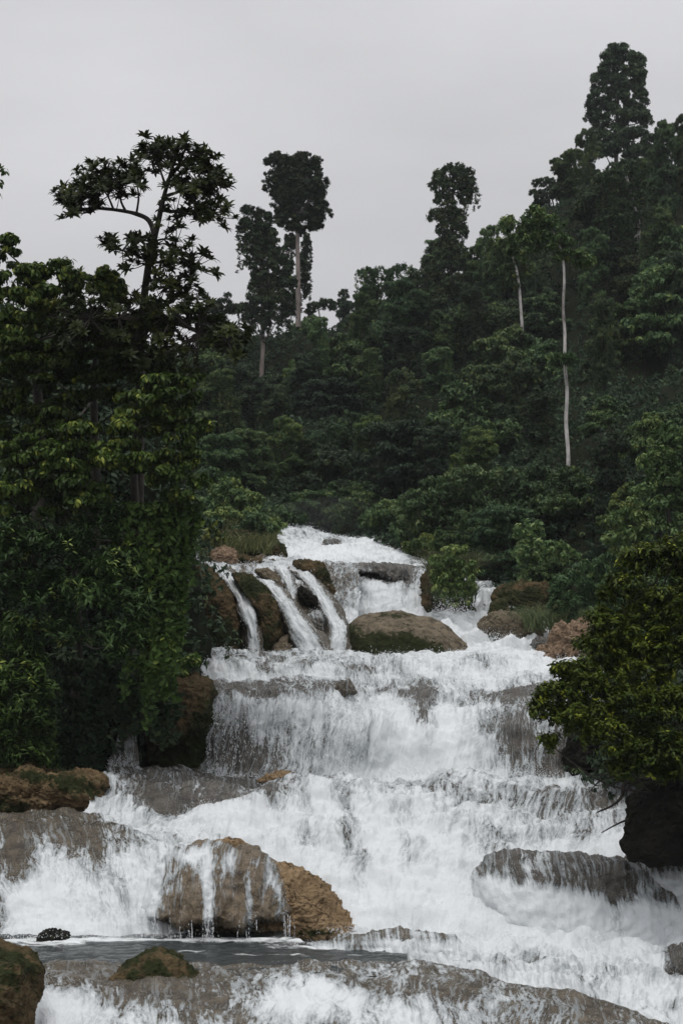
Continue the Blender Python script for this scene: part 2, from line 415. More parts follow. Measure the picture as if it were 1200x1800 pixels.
# ---- foreground ledge with thin water running over it
WATERS.append(sheet("waterfall", [
    [(-80, 1960, 21.6, .75), (1350, 1985, 21.6, .6)],
    [(-80, 1850, 22.6, .85), (60, 1850, 22.6, .9), (300, 1850, 22.4, .75), (600, 1860, 22.2, .6), (900, 1880, 22.2, .55), (1350, 1930, 22.5, .6)],
    [(-80, 1775, 23.4, .8), (60, 1775, 23.4, .8), (160, 1772, 23.6, .75), (300, 1785, 23.4, .62), (450, 1775, 23.5, .75), (600, 1790, 23.2, .7), (800, 1810, 23.2, .62), (1000, 1835, 23.2, .5), (1200, 1862, 23.4, .4), (1350, 1900, 23.4, .5)],
    [(-80, 1722, 24.6, .5), (100, 1716, 24.6, .45), (300, 1722, 24.6, .32), (450, 1735, 24.4, .6), (560, 1722, 24.8, .62), (700, 1735, 24.4, .5), (860, 1752, 24.2, .48), (1000, 1785, 24.0, .44), (1150, 1822, 24.0, .44), (1350, 1872, 24.0, .4)],
    [(-80, 1694, 26.2, .25), (160, 1694, 26.2, .25), (420, 1696, 26.0, .32), (560, 1692, 26.2, .4), (700, 1688, 26.3, .42), (790, 1698, 26.0, .38), (870, 1712, 25.6, .36), (960, 1738, 25.2, .36), (1060, 1768, 25.0, .3), (1160, 1798, 24.8, .35), (1350, 1852, 24.6, .4)],
    [(-80, 1705, 27.0, .1), (420, 1706, 27.0, .1), (700, 1708, 27.0, .2), (790, 1722, 26.8, .3), (870, 1740, 26.6, .3), (960, 1768, 26.2, .3), (1060, 1800, 26.0, .4), (1160, 1830, 25.8, .4), (1350, 1880, 25.6, .4)],
], M_WATER_BROWN, 420, 0.035, 0.008, water_disp(0.13, 0.06, 0.025, 0.02),
    spots=[(230, 1745, 60, 22, -.3), (350, 1760, 50, 30, -.35), (640, 1722, 40, 10, -.25), (620, 1750, 30, 18, .35), (520, 1765, 50, 25, .3), (420, 1790, 40, 30, -.4),
           (720, 1790, 50, 30, .25), (880, 1760, 40, 14, .2), (760, 1745, 70, 12, -.2), (560, 1738, 40, 8, .3), (120, 1760, 50, 30, .3), (240, 1715, 90, 14, -.2)]))
# ---- rapids on the right below the long fall
WATERS.append(sheet("rapids", [
    [(640, 1880, 23.5, .9), (1400, 1930, 23.5, .9)],
    [(600, 1780, 25.6, .9), (800, 1780, 25.6, .92), (1400, 1800, 25.6, .9)],
    [(540, 1720, 27.8, .8), (600, 1700, 27.8, .8), (680, 1678, 27.8, .85), (760, 1674, 27.8, .85), (900, 1712, 27.4, .86), (1100, 1730, 27.0, .86), (1400, 1740, 27.0, .9)],
    [(540, 1672, 29.2, .8), (680, 1668, 29.2, .9), (800, 1672, 29.0, .84), (1000, 1682, 28.8, .85), (1200, 1680, 28.8, .9), (1400, 1685, 28.6, .9)],
    [(540, 1636, 31.0, .9), (700, 1630, 31.0, 1.), (900, 1640, 30.8, 1.), (1100, 1640, 30.8, 1.), (1400, 1640, 30.6, 1.)],
], M_WATER, 330, 0.04, 0.012, water_disp(0.3, 0.16, 0.05, 0.04),
    spots=[(930, 1690, 40, 9, -.35), (850, 1705, 60, 8, -.22), (1050, 1720, 60, 8, -.22), (780, 1676, 40, 7, -.22), (1000, 1745, 80, 8, -.22), (1190, 1690, 26, 26, -.7), (1150, 1770, 80, 8, -.2), (880, 1670, 50, 6, -.15)]))
# ---- long fall from the straight terrace lip
WATERS.append(sheet("waterfall", [
    [(100, 1560, 32.0, .8), (400, 1590, 31.0, .9), (560, 1660, 30.2, 1.), (900, 1665, 30.0, 1.), (1140, 1660, 30.4, 1.), (1330, 1620, 30.0, .9)],
    [(120, 1500, 33.8, .8), (330, 1520, 33.0, .9), (560, 1590, 31.6, 1.), (900, 1590, 31.4, 1.), (1140, 1560, 31.8, 1.), (1330, 1560, 31, .9)],
    [(140, 1455, 34.6, .85), (300, 1470, 34.2, .9), (560, 1500, 33.4, .95), (800, 1505, 33.0, .95), (1000, 1490, 33.4, .95), (1140, 1488, 33.4, .9), (1330, 1490, 32.6, .9)],
    [(155, 1420, 35.4, .85), (300, 1428, 35.2, .7), (450, 1425, 35.2, .85), (640, 1430, 35.0, .9), (840, 1425, 35.0, .85), (1000, 1435, 35.2, .75), (1140, 1445, 35.0, .8), (1330, 1440, 35.0, .8)],
    [(170, 1387, 36.6, .75), (250, 1388, 36.6, .42), (330, 1390, 36.5, .36), (480, 1390, 36.4, .6), (640, 1390, 36.4, .8), (840, 1388, 36.4, .75), (1000, 1390, 36.6, .7), (1140, 1392, 36.8, .7), (1330, 1392, 37, .6)],
    [(190, 1373, 38.2, .45), (330, 1373, 38.0, .32), (480, 1374, 38.0, .45), (640, 1375, 37.8, .75), (840, 1374, 37.8, .7), (1000, 1376, 38.0, .75), (1140, 1377, 38.0, .6), (1330, 1377, 38.0, .6)],
    [(150, 1366, 40.4, .4), (480, 1367, 40.4, .4), (840, 1366, 40.4, .9), (1140, 1368, 40.4, .7), (1330, 1368, 40.4, .6)],
], M_WATER, 480, 0.04, 0.008, water_disp(0.42, 0.07, 0.045, 0.022),
    spots=[(270, 1400, 30, 20, -.45), (380, 1405, 60, 22, -.45), (480, 1405, 20, 16, -.3), (560, 1400, 14, 12, .3), (612, 1450, 16, 60, -.32), (636, 1510, 12, 50, -.3), (712, 1490, 12, 46, -.18), (870, 1476, 44, 30, -.34),
           (540, 1465, 16, 26, -.25), (1060, 1410, 30, 30, -.42), (990, 1420, 50, 26, -.2), (850, 1400, 60, 8, -.28), (760, 1388, 60, 5, -.25), (960, 1392, 40, 5, -.25), (1040, 1460, 40, 20, -.2), (640, 1420, 40, 20, .15), (900, 1540, 60, 30, .3), (430, 1440, 60, 20, .3)]))
# ---- lower left fall, beside the wet boulder
WATERS.append(sheet("waterfall", [
    [(-110, 1700, 28.6, .9), (150, 1700, 28.6, .9), (380, 1705, 28.6, .9), (480, 1705, 28.6, .9)],
    [(-100, 1640, 29.6, .85), (100, 1640, 29.4, .9), (250, 1642, 29.4, .95), (380, 1650, 29.6, .9), (480, 1650, 30.4, .9)],
    [(-100, 1560, 30.6, .75), (100, 1560, 30.4, .85), (250, 1570, 30.2, .92), (360, 1580, 30.8, .9), (460, 1590, 31.6, .9)],
    [(-100, 1490, 32.0, .55), (20, 1490, 31.8, .6), (120, 1485, 31.8, .7), (220, 1500, 31.6, .85), (330, 1510, 31.6, .8), (440, 1530, 32.4, .8)],
    [(-100, 1445, 33.4, .3), (20, 1443, 33.2, .42), (120, 1440, 33.2, .38), (190, 1452, 33.0, .5), (260, 1470, 32.8, .7), (340, 1484, 32.6, .75), (420, 1502, 33.0, .8)],
    [(-100, 1432, 35.0, .3), (120, 1430, 35.0, .2), (200, 1438, 34.8, .7), (300, 1462, 34.0, .8), (420, 1486, 33.8, .8)],
    [(-100, 1436, 36.6, .3), (120, 1436, 36.4, .3), (200, 1442, 36, .8), (300, 1466, 35.2, .8), (420, 1490, 34.6, .8)],
], M_WATER_BROWN, 260, 0.035, 0.012, water_disp(0.2, 0.07, 0.045, 0.022),
    spots=[(25, 1500, 22, 45, -.75), (140, 1470, 40, 30, -.5), (170, 1500, 18, 30, -.35), (60, 1455, 40, 14, -.3), (-20, 1610, 25, 60, -.5), (200, 1560, 30, 40, -.15), (70, 1570, 40, 50, .2), (100, 1620, 40, 20, .15), (215, 1480, 20, 24, -.25)]))
# ---- wide curtain, white chute and right dome
WATERS.append(sheet("waterfall", [
    [(335, 1385, 39.8, .7), (640, 1385, 39.6, 1.), (850, 1385, 39.4, 1.), (1060, 1385, 39.4, .9)],
    [(355, 1350, 40.6, .5), (450, 1350, 40.0, .52), (560, 1350, 40.0, .7), (630, 1350, 40.9, .9), (680, 1350, 41.6, 1.05), (760, 1352, 41.6, 1.1), (840, 1350, 40.6, .85), (920, 1350, 39.6, .58), (1000, 1350, 40, .6), (1060, 1350, 40.4, .6)],
    [(365, 1290, 40.9, .52), (450, 1290, 40.6, .6), (560, 1290, 40.5, .75), (625, 1290, 41.0, .85), (700, 1290, 42.2, 1.1), (800, 1290, 42.2, 1.1), (860, 1285, 40.8, .7), (920, 1285, 40.3, .55), (1000, 1290, 40.6, .6), (1060, 1290, 41, .6)],
    [(375, 1240, 41.1, .6), (450, 1238, 40.9, .72), (540, 1240, 40.9, .85), (610, 1245, 41.7, .85), (690, 1240, 43.6, .95), (800, 1250, 43.4, 1.0), (870, 1252, 41.6, .75), (930, 1246, 41.0, .6), (1000, 1246, 41.2, .6), (1060, 1250, 41.6, .6)],
    [(380, 1211, 41.9, .42), (450, 1207, 41.8, .45), (550, 1209, 41.8, .5), (610, 1215, 42.6, .7), (690, 1218, 44.6, .9), (800, 1222, 44.6, .9), (880, 1228, 43.2, .6), (950, 1226, 42.6, .5), (1060, 1226, 42.8, .5)],
    [(365, 1203, 43.4, .3), (450, 1201, 43.2, .4), (560, 1202, 43.4, .6), (640, 1203, 44.6, .7), (740, 1203, 46.0, .8), (850, 1205, 45.6, .75), (950, 1207, 45, .6), (1060, 1207, 45, .6)],
    [(358, 1194, 44.8, .85), (450, 1196, 44.6, .9), (560, 1196, 44.8, .85), (640, 1193, 45.8, .85), (740, 1188, 47, .85), (850, 1186, 47, .9), (950, 1188, 46.6, .8), (1060, 1190, 46, .8)],
    [(350, 1165, 45.6, .75), (450, 1167, 45.4, .75), (560, 1168, 45.6, .8), (640, 1170, 46.6, .65), (740, 1172, 48.2, .85), (850, 1170, 48.2, .9), (950, 1170, 47.6, .9), (1060, 1176, 47, .9)],
    [(350, 1150, 46.6, .7), (450, 1153, 46.4, .6), (560, 1156, 46.6, .6), (640, 1157, 47.6, .7), (740, 1158, 50, .85), (850, 1155, 50, .95), (950, 1155, 49, .95), (1060, 1165, 48, .95)],
    [(340, 1146, 50, .6), (450, 1149, 51, .6), (600, 1150, 52, .8), (740, 1148, 53, .95), (850, 1146, 53, 1.), (950, 1150, 52, 1.), (1060, 1165, 50, .95)],
    [(340, 1143, 55, .6), (450, 1146, 56, .7), (600, 1146, 57, .8), (740, 1140, 57, 1.), (850, 1125, 56, 1.), (950, 1125, 55, 1.), (1060, 1160, 54, .95)],
], M_WATER, 460, 0.05, 0.008, water_disp(0.24, 0.07, 0.05, 0.022),
    spots=[(440, 1216, 60, 10, -.35), (520, 1222, 40, 10, -.2), (430, 1330, 60, 40, -.24), (900, 1300, 20, 45, -.38), (930, 1290, 50, 60, -.12), (742, 1245, 26, 40, -.6), (730, 1215, 30, 14, -.4), (900, 1222, 50, 12, -.5), (850, 1270, 14, 14, -.35), (600, 1205, 26, 12, -.5),
           (470, 1172, 20, 16, -.3), (640, 1180, 50, 12, -.32), (540, 1165, 14, 10, -.3), (840, 1165, 40, 8, -.38), (690, 1212, 40, 6, -.3), (800, 1225, 60, 8, -.2), (640, 1310, 10, 60, -.22), (980, 1335, 20, 40, -.35), (600, 1300, 20, 50, -.1)]))
# ---- foaming upper run under the second step
WATERS.append(sheet("rapids", [
    [(500, 1165, 52.5, .9), (700, 1165, 52.5, .95), (900, 1165, 52, .95), (1060, 1172, 51.5, .95)],
    [(500, 1130, 56, .9), (700, 1125, 56.5, 1.), (830, 1135, 54.6, 1.1), (930, 1142, 53.5, 1.), (1060, 1140, 53, 1.)],
    [(540, 1098, 59, .9), (660, 1088, 60, 1.), (770, 1085, 60.5, 1.1), (840, 1092, 58.5, 1.1), (880, 1110, 57.5, .9), (1060, 1125, 56, .9)],
    [(560, 1080, 60.4, .9), (660, 1070, 61, 1.), (770, 1066, 62, 1.1), (840, 1062, 62, .95), (890, 1052, 62, .7), (960, 1055, 62, .7), (1060, 1060, 62, .7)],
    [(560, 1070, 64, .9), (660, 1058, 64.5, 1.), (770, 1050, 65, 1.), (850, 1040, 66, .9), (900, 1040, 66, .8), (960, 1045, 66, .7), (1060, 1050, 66, .7)],
], M_WATER, 260, 0.07, 0.012, water_disp(0.6, 0.22, 0.05, 0.05), spots=[(850, 1080, 30, 8, -.2), (800, 1090, 20, 8, -.15)]))
# ---- second step: broad white fall
WATERS.append(sheet("waterfall", [
    [(555, 1115, 59.5, .9), (770, 1110, 60, 1.), (860, 1110, 60, 1.)],
    [(560, 1070, 61.2, .9), (650, 1065, 61.2, 1.), (770, 1065, 61.4, 1.05), (860, 1075, 61, 1.)],
    [(560, 1030, 62.0, .9), (650, 1030, 62.0, .95), (730, 1035, 62.0, .9), (790, 1040, 62.6, 1.), (860, 1060, 62, .9)],
    [(565, 1000, 62.8, .7), (620, 1005, 62.8, .55), (680, 1015, 62.8, .5), (730, 1020, 63, .8), (770, 1010, 63.6, .9), (860, 1045, 63, .8)],
    [(575, 990, 64.2, .5), (620, 994, 64.0, .2), (690, 998, 64.0, .1), (730, 1000, 64.4, .5), (765, 996, 65, .9), (860, 1038, 65, .8)],
    [(480, 988, 66.5, .8), (620, 990, 66.5, .8), (700, 993, 66.5, .8), (765, 992, 66.5, .8), (860, 1036, 67, .8)],
], M_WATER, 230, 0.05, 0.012, water_disp(0.2, 0.08, 0.06, 0.03), spots=[(620, 1012, 20, 14, -.2), (690, 1012, 40, 12, -.3), (630, 1055, 12, 24, -.25), (715, 1020, 14, 16, -.5)]))
# ---- topmost step
WATERS.append(sheet("waterfall", [
    [(470, 1005, 65.5, .9), (600, 1003, 65.5, .9), (780, 1005, 65.5, .9)],
    [(480, 982, 67.0, .95), (600, 984, 67, .95), (700, 986, 67, .9), (780, 994, 67, .8)],
    [(486, 962, 69, .85), (560, 968, 69, .9), (640, 968, 69, .95), (700, 974, 69, .85), (770, 992, 69, .7)],
    [(486, 940, 72, .85), (530, 950, 72, .85), (580, 952, 72, .8), (640, 955, 72, .9), (690, 965, 72, .8), (760, 990, 72, .7)],
    [(484, 921, 75, .8), (520, 925, 75, .75), (556, 938, 75, .7), (590, 946, 75, .8), (650, 949, 75, .85), (690, 960, 75, .8), (755, 988, 75, .7)],
    [(470, 918, 80, .8), (520, 926, 80, .75), (556, 940, 80, .7), (650, 952, 80, .8), (755, 990, 80, .7)],
], M_WATER, 220, 0.06, 0.012, water_disp(0.18, 0.08, 0.05, 0.03), spots=[(582, 960, 18, 9, -.55), (575, 975, 30, 8, .2), (520, 945, 20, 12, -.1), (735, 985, 16, 6, -.3)]))
# ---- left shoulder with separate runs of water
WATERS.append(sheet("waterfall", [
    [(330, 1175, 51.5, .0), (400, 1175, 51.3, .2), (445, 1175, 51.2, 1.), (480, 1175, 51.2, .4), (540, 1175, 51.2, 1.), (620, 1175, 52, 1.)],
    [(330, 1140, 52.2, .0), (410, 1140, 52, .1), (446, 1140, 51.9, 1.2), (478, 1140, 52.2, .1), (510, 1140, 52, .55), (550, 1140, 52, 1.2), (600, 1140, 52.6, 1.), (630, 1140, 54, .9)],
    [(335, 1090, 53, .0), (405, 1090, 52.8, .1), (434, 1090, 52.6, .6), (462, 1090, 53, .1), (496, 1090, 52.8, .4), (520, 1095, 52.8, .8), (550, 1090, 53.2, .45), (590, 1090, 54, .6), (630, 1090, 55.4, .9)],
    [(340, 1040, 53.8, .0), (390, 1040, 53.6, .2), (420, 1040, 53.4, 1.2), (450, 1040, 53.9, .2), (485, 1040, 53.6, 1.1), (505, 1045, 53.8, .9), (530, 1045, 54, .35), (570, 1048, 55, .8), (600, 1060, 56.4, .5), (630, 1060, 57.4, .8)],
    [(345, 1005, 55, .3), (375, 1000, 54.8, .9), (400, 1005, 54.8, 1.), (430, 1005, 55, .4), (455, 1005, 55, .8), (480, 1010, 55.2, .6), (510, 1005, 55.6, .9), (545, 1010, 56, .9), (575, 1015, 57.4, .3), (630, 1030, 59.4, .6)],
    [(345, 988, 57, .6), (375, 984, 57, .6), (440, 990, 57, .4), (480, 985, 57.4, .8), (530, 987, 58, .8), (575, 990, 59.2, .5), (630, 1005, 60.6, .5)],
    [(345, 980, 61, .6), (440, 984, 61, .5), (530, 984, 61, .8), (630, 1000, 63, .5)],
], M_WATER_BROWN, 300, 0.05, 0.006, water_disp(0.2, 0.12, 0.04, 0.03), spots=[(535, 1055, 14, 22, -.7), (550, 1090, 20, 20, -.45), (565, 1105, 14, 20, -.3), (570, 1125, 14, 10, -.3), (510, 1135, 10, 20, -.5), (495, 1105, 8, 30, -.3), (480, 1022, 22, 10, -.4), (500, 1065, 6, 14, -.4)]))
# the separate runs that arc down over the shoulder
for run in [
    [(437, 463, 1160, 50.5), (431, 458, 1112, 50.7), (420, 450, 1076, 51.0), (405, 439, 1040, 51.5), (388, 424, 1019, 52.4), (364, 404, 1002, 54.0), (348, 392, 990, 56.5)],
    [(526, 590, 1162, 50.4), (512, 568, 1124, 50.8), (500, 541, 1096, 51.2), (490, 523, 1068, 51.6), (471, 504, 1041, 52.3), (452, 481, 1021, 53.4), (434, 458, 1003, 55.4), (425, 452, 994, 57)],
    [(556, 612, 1158, 51.0), (576, 612, 1112, 51.9), (567, 601, 1080, 52.8), (549, 577, 1044, 54.0), (520, 553, 1011, 55.2), (488, 538, 991, 57.0), (480, 540, 985, 59)],
    [(514, 531, 1090, 52.2), (507, 523, 1052, 53.0), (494, 514, 1015, 54.4), (470, 506, 992, 56.4)]]:
    WATERS.append(sheet("waterfall", [[(a - (b - a) * .12, v_, Y_ + 1.0, .0), (a, v_, Y_ + .12, .3), (a + (b - a) * .3, v_, Y_, .92), (a + (b - a) * .7, v_, Y_, .92), (b, v_, Y_ + .12, .3), (b + (b - a) * .12, v_, Y_ + 1.0, .0)] for a, b, v_, Y_ in run], M_WATER_BROWN, 60, 0.04, 0.02, water_disp(0.05, 0.07, 0.09, 0.04)))
# a sliver of white water far behind the grass
WATERS.append(sheet("waterfall", [
    [(360, 940, 92, .9), (410, 940, 92, .9)], [(362, 922, 93, .95), (408, 922, 93, .95)], [(366, 911, 94, .9), (400, 911, 94, .9)], [(366, 909, 98, .8), (400, 909, 98, .8)]],
    M_WATER, 40, 0.1, 0.02, water_disp(0.15, 0.1, 0.1, 0.05)))
# hidden thin fall in the dark recess on the left
WATERS.append(sheet("waterfall", [
    [(180, 1380, 39.0, .55), (250, 1380, 39.0, .5)], [(190, 1350, 39.8, .5), (246, 1350, 39.8, .45)], [(202, 1310, 40.3, .42), (242, 1310, 40.3, .38)], [(214, 1275, 40.8, .36), (236, 1275, 40.8, .3)], [(216, 1262, 42, .3), (234, 1262, 42, .3)]],
    M_WATER, 60, 0.05, 0.02, water_disp(0.1, 0.08, 0.08, 0.03)))

# ---- dark pool below the boulder
pu = np.linspace(-100, 715, 220); pY = np.linspace(25.4, 30.5, 90)
PU, PY = np.meshgrid(pu, pY)
zp = ZC - 4.86
PY = 25.4 + (PY - 25.4) * np.interp(PU, [0, 470, 560, 800], [1, 1, .5, .48])
px_ = PY * (PU - CX) / F
pv = HY + F * (ZC - zp) / PY
foam = 0.24 + 0.5 * np.exp(-((pv - 1652) / 5.0) ** 2) + 0.38 * np.exp(-((PU - 560) / 130) ** 2 - ((pv - 1663) / 6) ** 2) + 0.42 * np.exp(-((PU - 90) / 70) ** 2 - ((pv - 1660) / 5) ** 2) + 0.3 * np.exp(-((PU - 330) / 90) ** 2 - ((pv - 1672) / 3) ** 2) + 0.3 * np.exp(-((PU - 480) / 200) ** 2 - ((pv - 1678) / 3) ** 2)
pp = np.stack([px_, PY, zp + 0.035 * fbm(np.stack([px_ * 1.6, PY * 2.6, 0 * PY], -1), 3)], -1)
o = mesh("river_pool", pp, grid_quads(*PU.shape), M_POOL, attrs={'foam': foam}); tag(o, kind='structure')

# ------------------------------------------------------------------ hills and banks
HILL = sheet("hillside", [
    [(-300, 1015, 66, 0), (200, 1010, 68, 0), (340, 990, 68, 0), (480, 950, 76, 0), (560, 952, 84, 0), (650, 965, 78, 0), (700, 995, 71, 0), (780, 1040, 66, 0), (850, 1065, 63, 0), (930, 1085, 60, 0), (1040, 1140, 53, 0), (1200, 1210, 45, 0), (1500, 1320, 36, 0)],
    [(-300, 900, 80, 0), (340, 890, 80, 0), (480, 850, 86, 0), (650, 870, 86, 0), (800, 900, 78, 0), (950, 930, 70, 0), (1100, 930, 62, 0), (1500, 1000, 48, 0)],
    [(-300, 780, 90, 0), (340, 770, 92, 0), (480, 750, 98, 0), (650, 740, 98, 0), (800, 760, 92, 0), (950, 770, 86, 0), (1100, 740, 78, 0), (1500, 760, 64, 0)],
    [(-300, 690, 104, 0), (340, 690, 106, 0), (480, 660, 110, 0), (560, 640, 112, 0), (700, 620, 112, 0), (850, 620, 108, 0), (1000, 600, 104, 0), (1200, 560, 98, 0), (1500, 560, 86, 0)],
    [(-300, 640, 116, 0), (340, 640, 120, 0), (480, 610, 124, 0), (570, 612, 126, 0), (640, 550, 124, 0), (740, 520, 124, 0), (850, 490, 124, 0), (930, 405, 126, 0), (1000, 352, 130, 0), (1100, 318, 134, 0), (1200, 310, 136, 0), (1500, 240, 140, 0)],
    [(-300, 680, 150, 0), (340, 690, 152, 0), (570, 680, 156, 0), (740, 600, 156, 0), (930, 530, 156, 0), (1100, 430, 160, 0), (1500, 340, 170, 0)],
    [(-300, 1180, 260, 0), (1500, 1120, 280, 0)],
], M_SOIL, 260, 0.8, 0.02, ground_disp(1.6, 0.5))
BANK = sheet("riverbank", [
    [(-500, 1500, 34.0, 0), (0, 1490, 35.0, 0), (160, 1470, 36.4, 0), (260, 1440, 38.4, 0), (318, 1420, 40.6, 0), (335, 1300, 46, 0)],
    [(-500, 1375, 38.6, 0), (0, 1375, 38.6, 0), (160, 1376, 39.4, 0), (260, 1376, 40.2, 0), (318, 1378, 41.4, 0), (332, 1250, 48, 0)],
    [(-500, 1300, 40.2, 0), (0, 1300, 40.2, 0), (160, 1300, 40.8, 0), (260, 1290, 41.2, 0), (316, 1290, 42.2, 0), (330, 1180, 50, 0)],
    [(-500, 1000, 41.4, 0), (0, 1000, 41.4, 0), (160, 1000, 42.0, 0), (250, 1010, 42.4, 0), (310, 1030, 43.6, 0), (335, 1010, 54, 0)],
    [(-500, 700, 44, 0), (0, 700, 44, 0), (160, 700, 44.6, 0), (250, 710, 45.6, 0), (310, 760, 48, 0), (325, 900, 62, 0)],
    [(-500, 580, 48, 0), (0, 590, 48, 0), (160, 610, 49, 0), (250, 660, 50, 0), (300, 740, 53, 0), (318, 880, 70, 0)],
    [(-500, 760, 62, 0), (0, 780, 62, 0), (160, 800, 62, 0), (250, 840, 62, 0), (300, 880, 64, 0), (318, 940, 76, 0)],
], M_SOIL, 140, 0.3, 0.01, ground_disp(0.8, 0.35))
RBANK = sheet("riverbank", [
    [(1140, 1540, 34.0, 0), (1300, 1540, 34.0, 0), (1700, 1540, 33, 0)],
    [(1130, 1470, 33.0, 0), (1200, 1465, 32.4, 0), (1700, 1430, 31, 0)],
    [(1100, 1385, 35.5, 0), (1130, 1370, 34, 0), (1250, 1330, 33, 0), (1700, 1250, 31, 0)],
    [(1010, 1330, 41.5, 0), (1100, 1270, 40, 0), (1250, 1200, 38, 0), (1700, 1100, 36, 0)],
    [(1000, 1240, 47, 0), (1060, 1180, 47, 0), (1200, 1130, 44, 0), (1700, 1000, 42, 0)],
    [(1010, 1200, 54, 0), (1200, 1180, 50, 0), (1700, 1100, 50, 0)],
], M_SOIL, 100, 0.2, 0.02, ground_disp(0.5, 0.3))

# ------------------------------------------------------------------ rocks
def boulder(name, label, outline, Y, depth, mat, center=None, lump=0.10, fine=0.04, moss=None, foam=None, pw=2.4, under=None, cat='boulder', group=None, res=1.0, kind=None, ridge=0.0):
    o = np.array(outline, float)
    c = np.array(center if center else o.mean(0), float)
    K = int(200 * res); J = int(56 * res)
    d = o - c; ang = np.unwrap(np.arctan2(d[:, 1], d[:, 0]))
    if ang[-1] < ang[0]: o = o[::-1]; d = o - c
    # walk the closed outline evenly
    cl_ = np.vstack([o, o[:1]]); seg = np.linalg.norm(np.diff(cl_, axis=0), axis=1); cum = np.concatenate([[0], np.cumsum(seg)])
    tt = np.linspace(0, cum[-1], K, endpoint=False)
    bx = np.interp(tt, cum, cl_[:, 0]); by = np.interp(tt, cum, cl_[:, 1])
    kk = np.exp(-0.5 * (np.arange(-6, 7) / 2.2) ** 2); kk /= kk.sum()
    sm_ = lambda a: np.convolve(np.concatenate([a[-6:], a, a[:6]]), kk, 'valid')
    bx, by = sm_(bx), sm_(by)
    rho = np.sin(np.linspace(0.02, 1, J) * math.pi / 2)
    uu = c[0] + rho[:, None] * (bx - c[0]); vv = c[1] + rho[:, None] * (by - c[1])
    prof = np.sqrt(np.maximum(0, 1 - rho ** pw))[:, None]
    def side(sgn, dep):
        p = P(uu, vv, np.full_like(uu, Y)); p[..., 1] += sgn * dep * prof
        return p
    fr = side(-1, depth); bk = side(+1, depth * 0.9)[::-1][1:]
    p = np.concatenate([fr, bk], 0)
    v_all = np.concatenate([vv, vv[::-1][1:]], 0); u_all = np.concatenate([uu, uu[::-1][1:]], 0)
    if under is not None:                                   # undercut: push the face back below a row
        v0, v1, amt = under
        wob = 16 * noise(np.stack([u_all / 45, 0 * u_all, 0 * u_all + 3], -1))
        k = np.clip((v_all + wob - v0) / (v1 - v0), 0, 1); k = k * k * (3 - 2 * k)
        front = (np.arange(p.shape[0]) < J)[:, None]
        p[..., 1] += np.where(front, k * amt, 0)
    n = unit(np.cross(np.gradient(p, axis=1), np.gradient(p, axis=0)))
    cen = p.reshape(-1, 3).mean(0)
    if np.mean(np.sum(n * (p - cen), -1)) < 0: n = -n
    h = lump * fbm(p * 0.9, 3) + lump * 0.5 * (0.5 - np.abs(fbm(p * 1.7 + 9, 3))) + fine * fbm(p * 6, 3)
    if foam is not None: h = h + .07 * fbm(np.stack([p[..., 0] * 4, p[..., 1] * 3, p[..., 2] * .7], -1), 3) + .03 * fbm(p * 9, 2)
    else: h = h + .8 * fine * fbm(p * 13, 2)
    if ridge: h = h + ridge * (np.abs(noise(np.stack([p[..., 0] * 3.5, p[..., 1] * 2, p[..., 2] * 0.5], -1))) - 0.2)
    p = p + n * h[..., None]
    u, v = pix(p)
    mo = np.zeros(u.shape) + (0 if moss is None else 0)
    for (cu, cv, ru, rv, df) in (moss or ()):
        mo = mo + df * np.exp(-((u - cu) / ru) ** 2 - ((v - cv) / rv) ** 2)
    at = {'moss': mo}
    if foam is not None:
        base, spots = foam
        fo = np.full(u.shape, base, float) if not callable(base) else base(u, v)
        for (cu, cv, ru, rv, df) in spots:
            fo = fo + df * np.exp(-((u - cu) / ru) ** 2 - ((v - cv) / rv) ** 2)
        fo = fo + .25 * noise(np.stack([p[..., 0] * 2.2, p[..., 1] * 2.2, p[..., 2] * .6], -1))
        at['foam'] = np.clip(fo, -.6, 1.6); WATERS.append(dict(p=p, n=n, f=fo))
    uv = np.stack([p[..., 0], -p[..., 2]], -1).reshape(-1, 2)
    nr, nc = u.shape
    q = grid_quads(nr, nc, True)
    verts = np.vstack([p.reshape(-1, 3), p[0].mean(0), p[-1].mean(0)])
    for a_ in at: at[a_] = np.concatenate([at[a_].ravel(), [at[a_][0].mean(), at[a_][-1].mean()]])
    uv = np.vstack([uv, uv[:nc].mean(0), uv[-nc:].mean(0)])
    i = np.arange(0, nc, 2); a0 = nr * nc
    cap0 = np.stack([np.full(len(i), a0), (i + 2) % nc, (i + 1) % nc, i], -1)
    b0 = (nr - 1) * nc
    cap1 = np.stack([np.full(len(i), a0 + 1), b0 + i, b0 + (i + 1) % nc, b0 + (i + 2) % nc], -1)
    ob = mesh(name, verts, np.vstack([q, cap0, cap1]), mat, uv=uv, attrs=at)
    if kind: tag(ob, kind=kind, label=label)
    else: tag(ob, label, cat, group)
    return ob

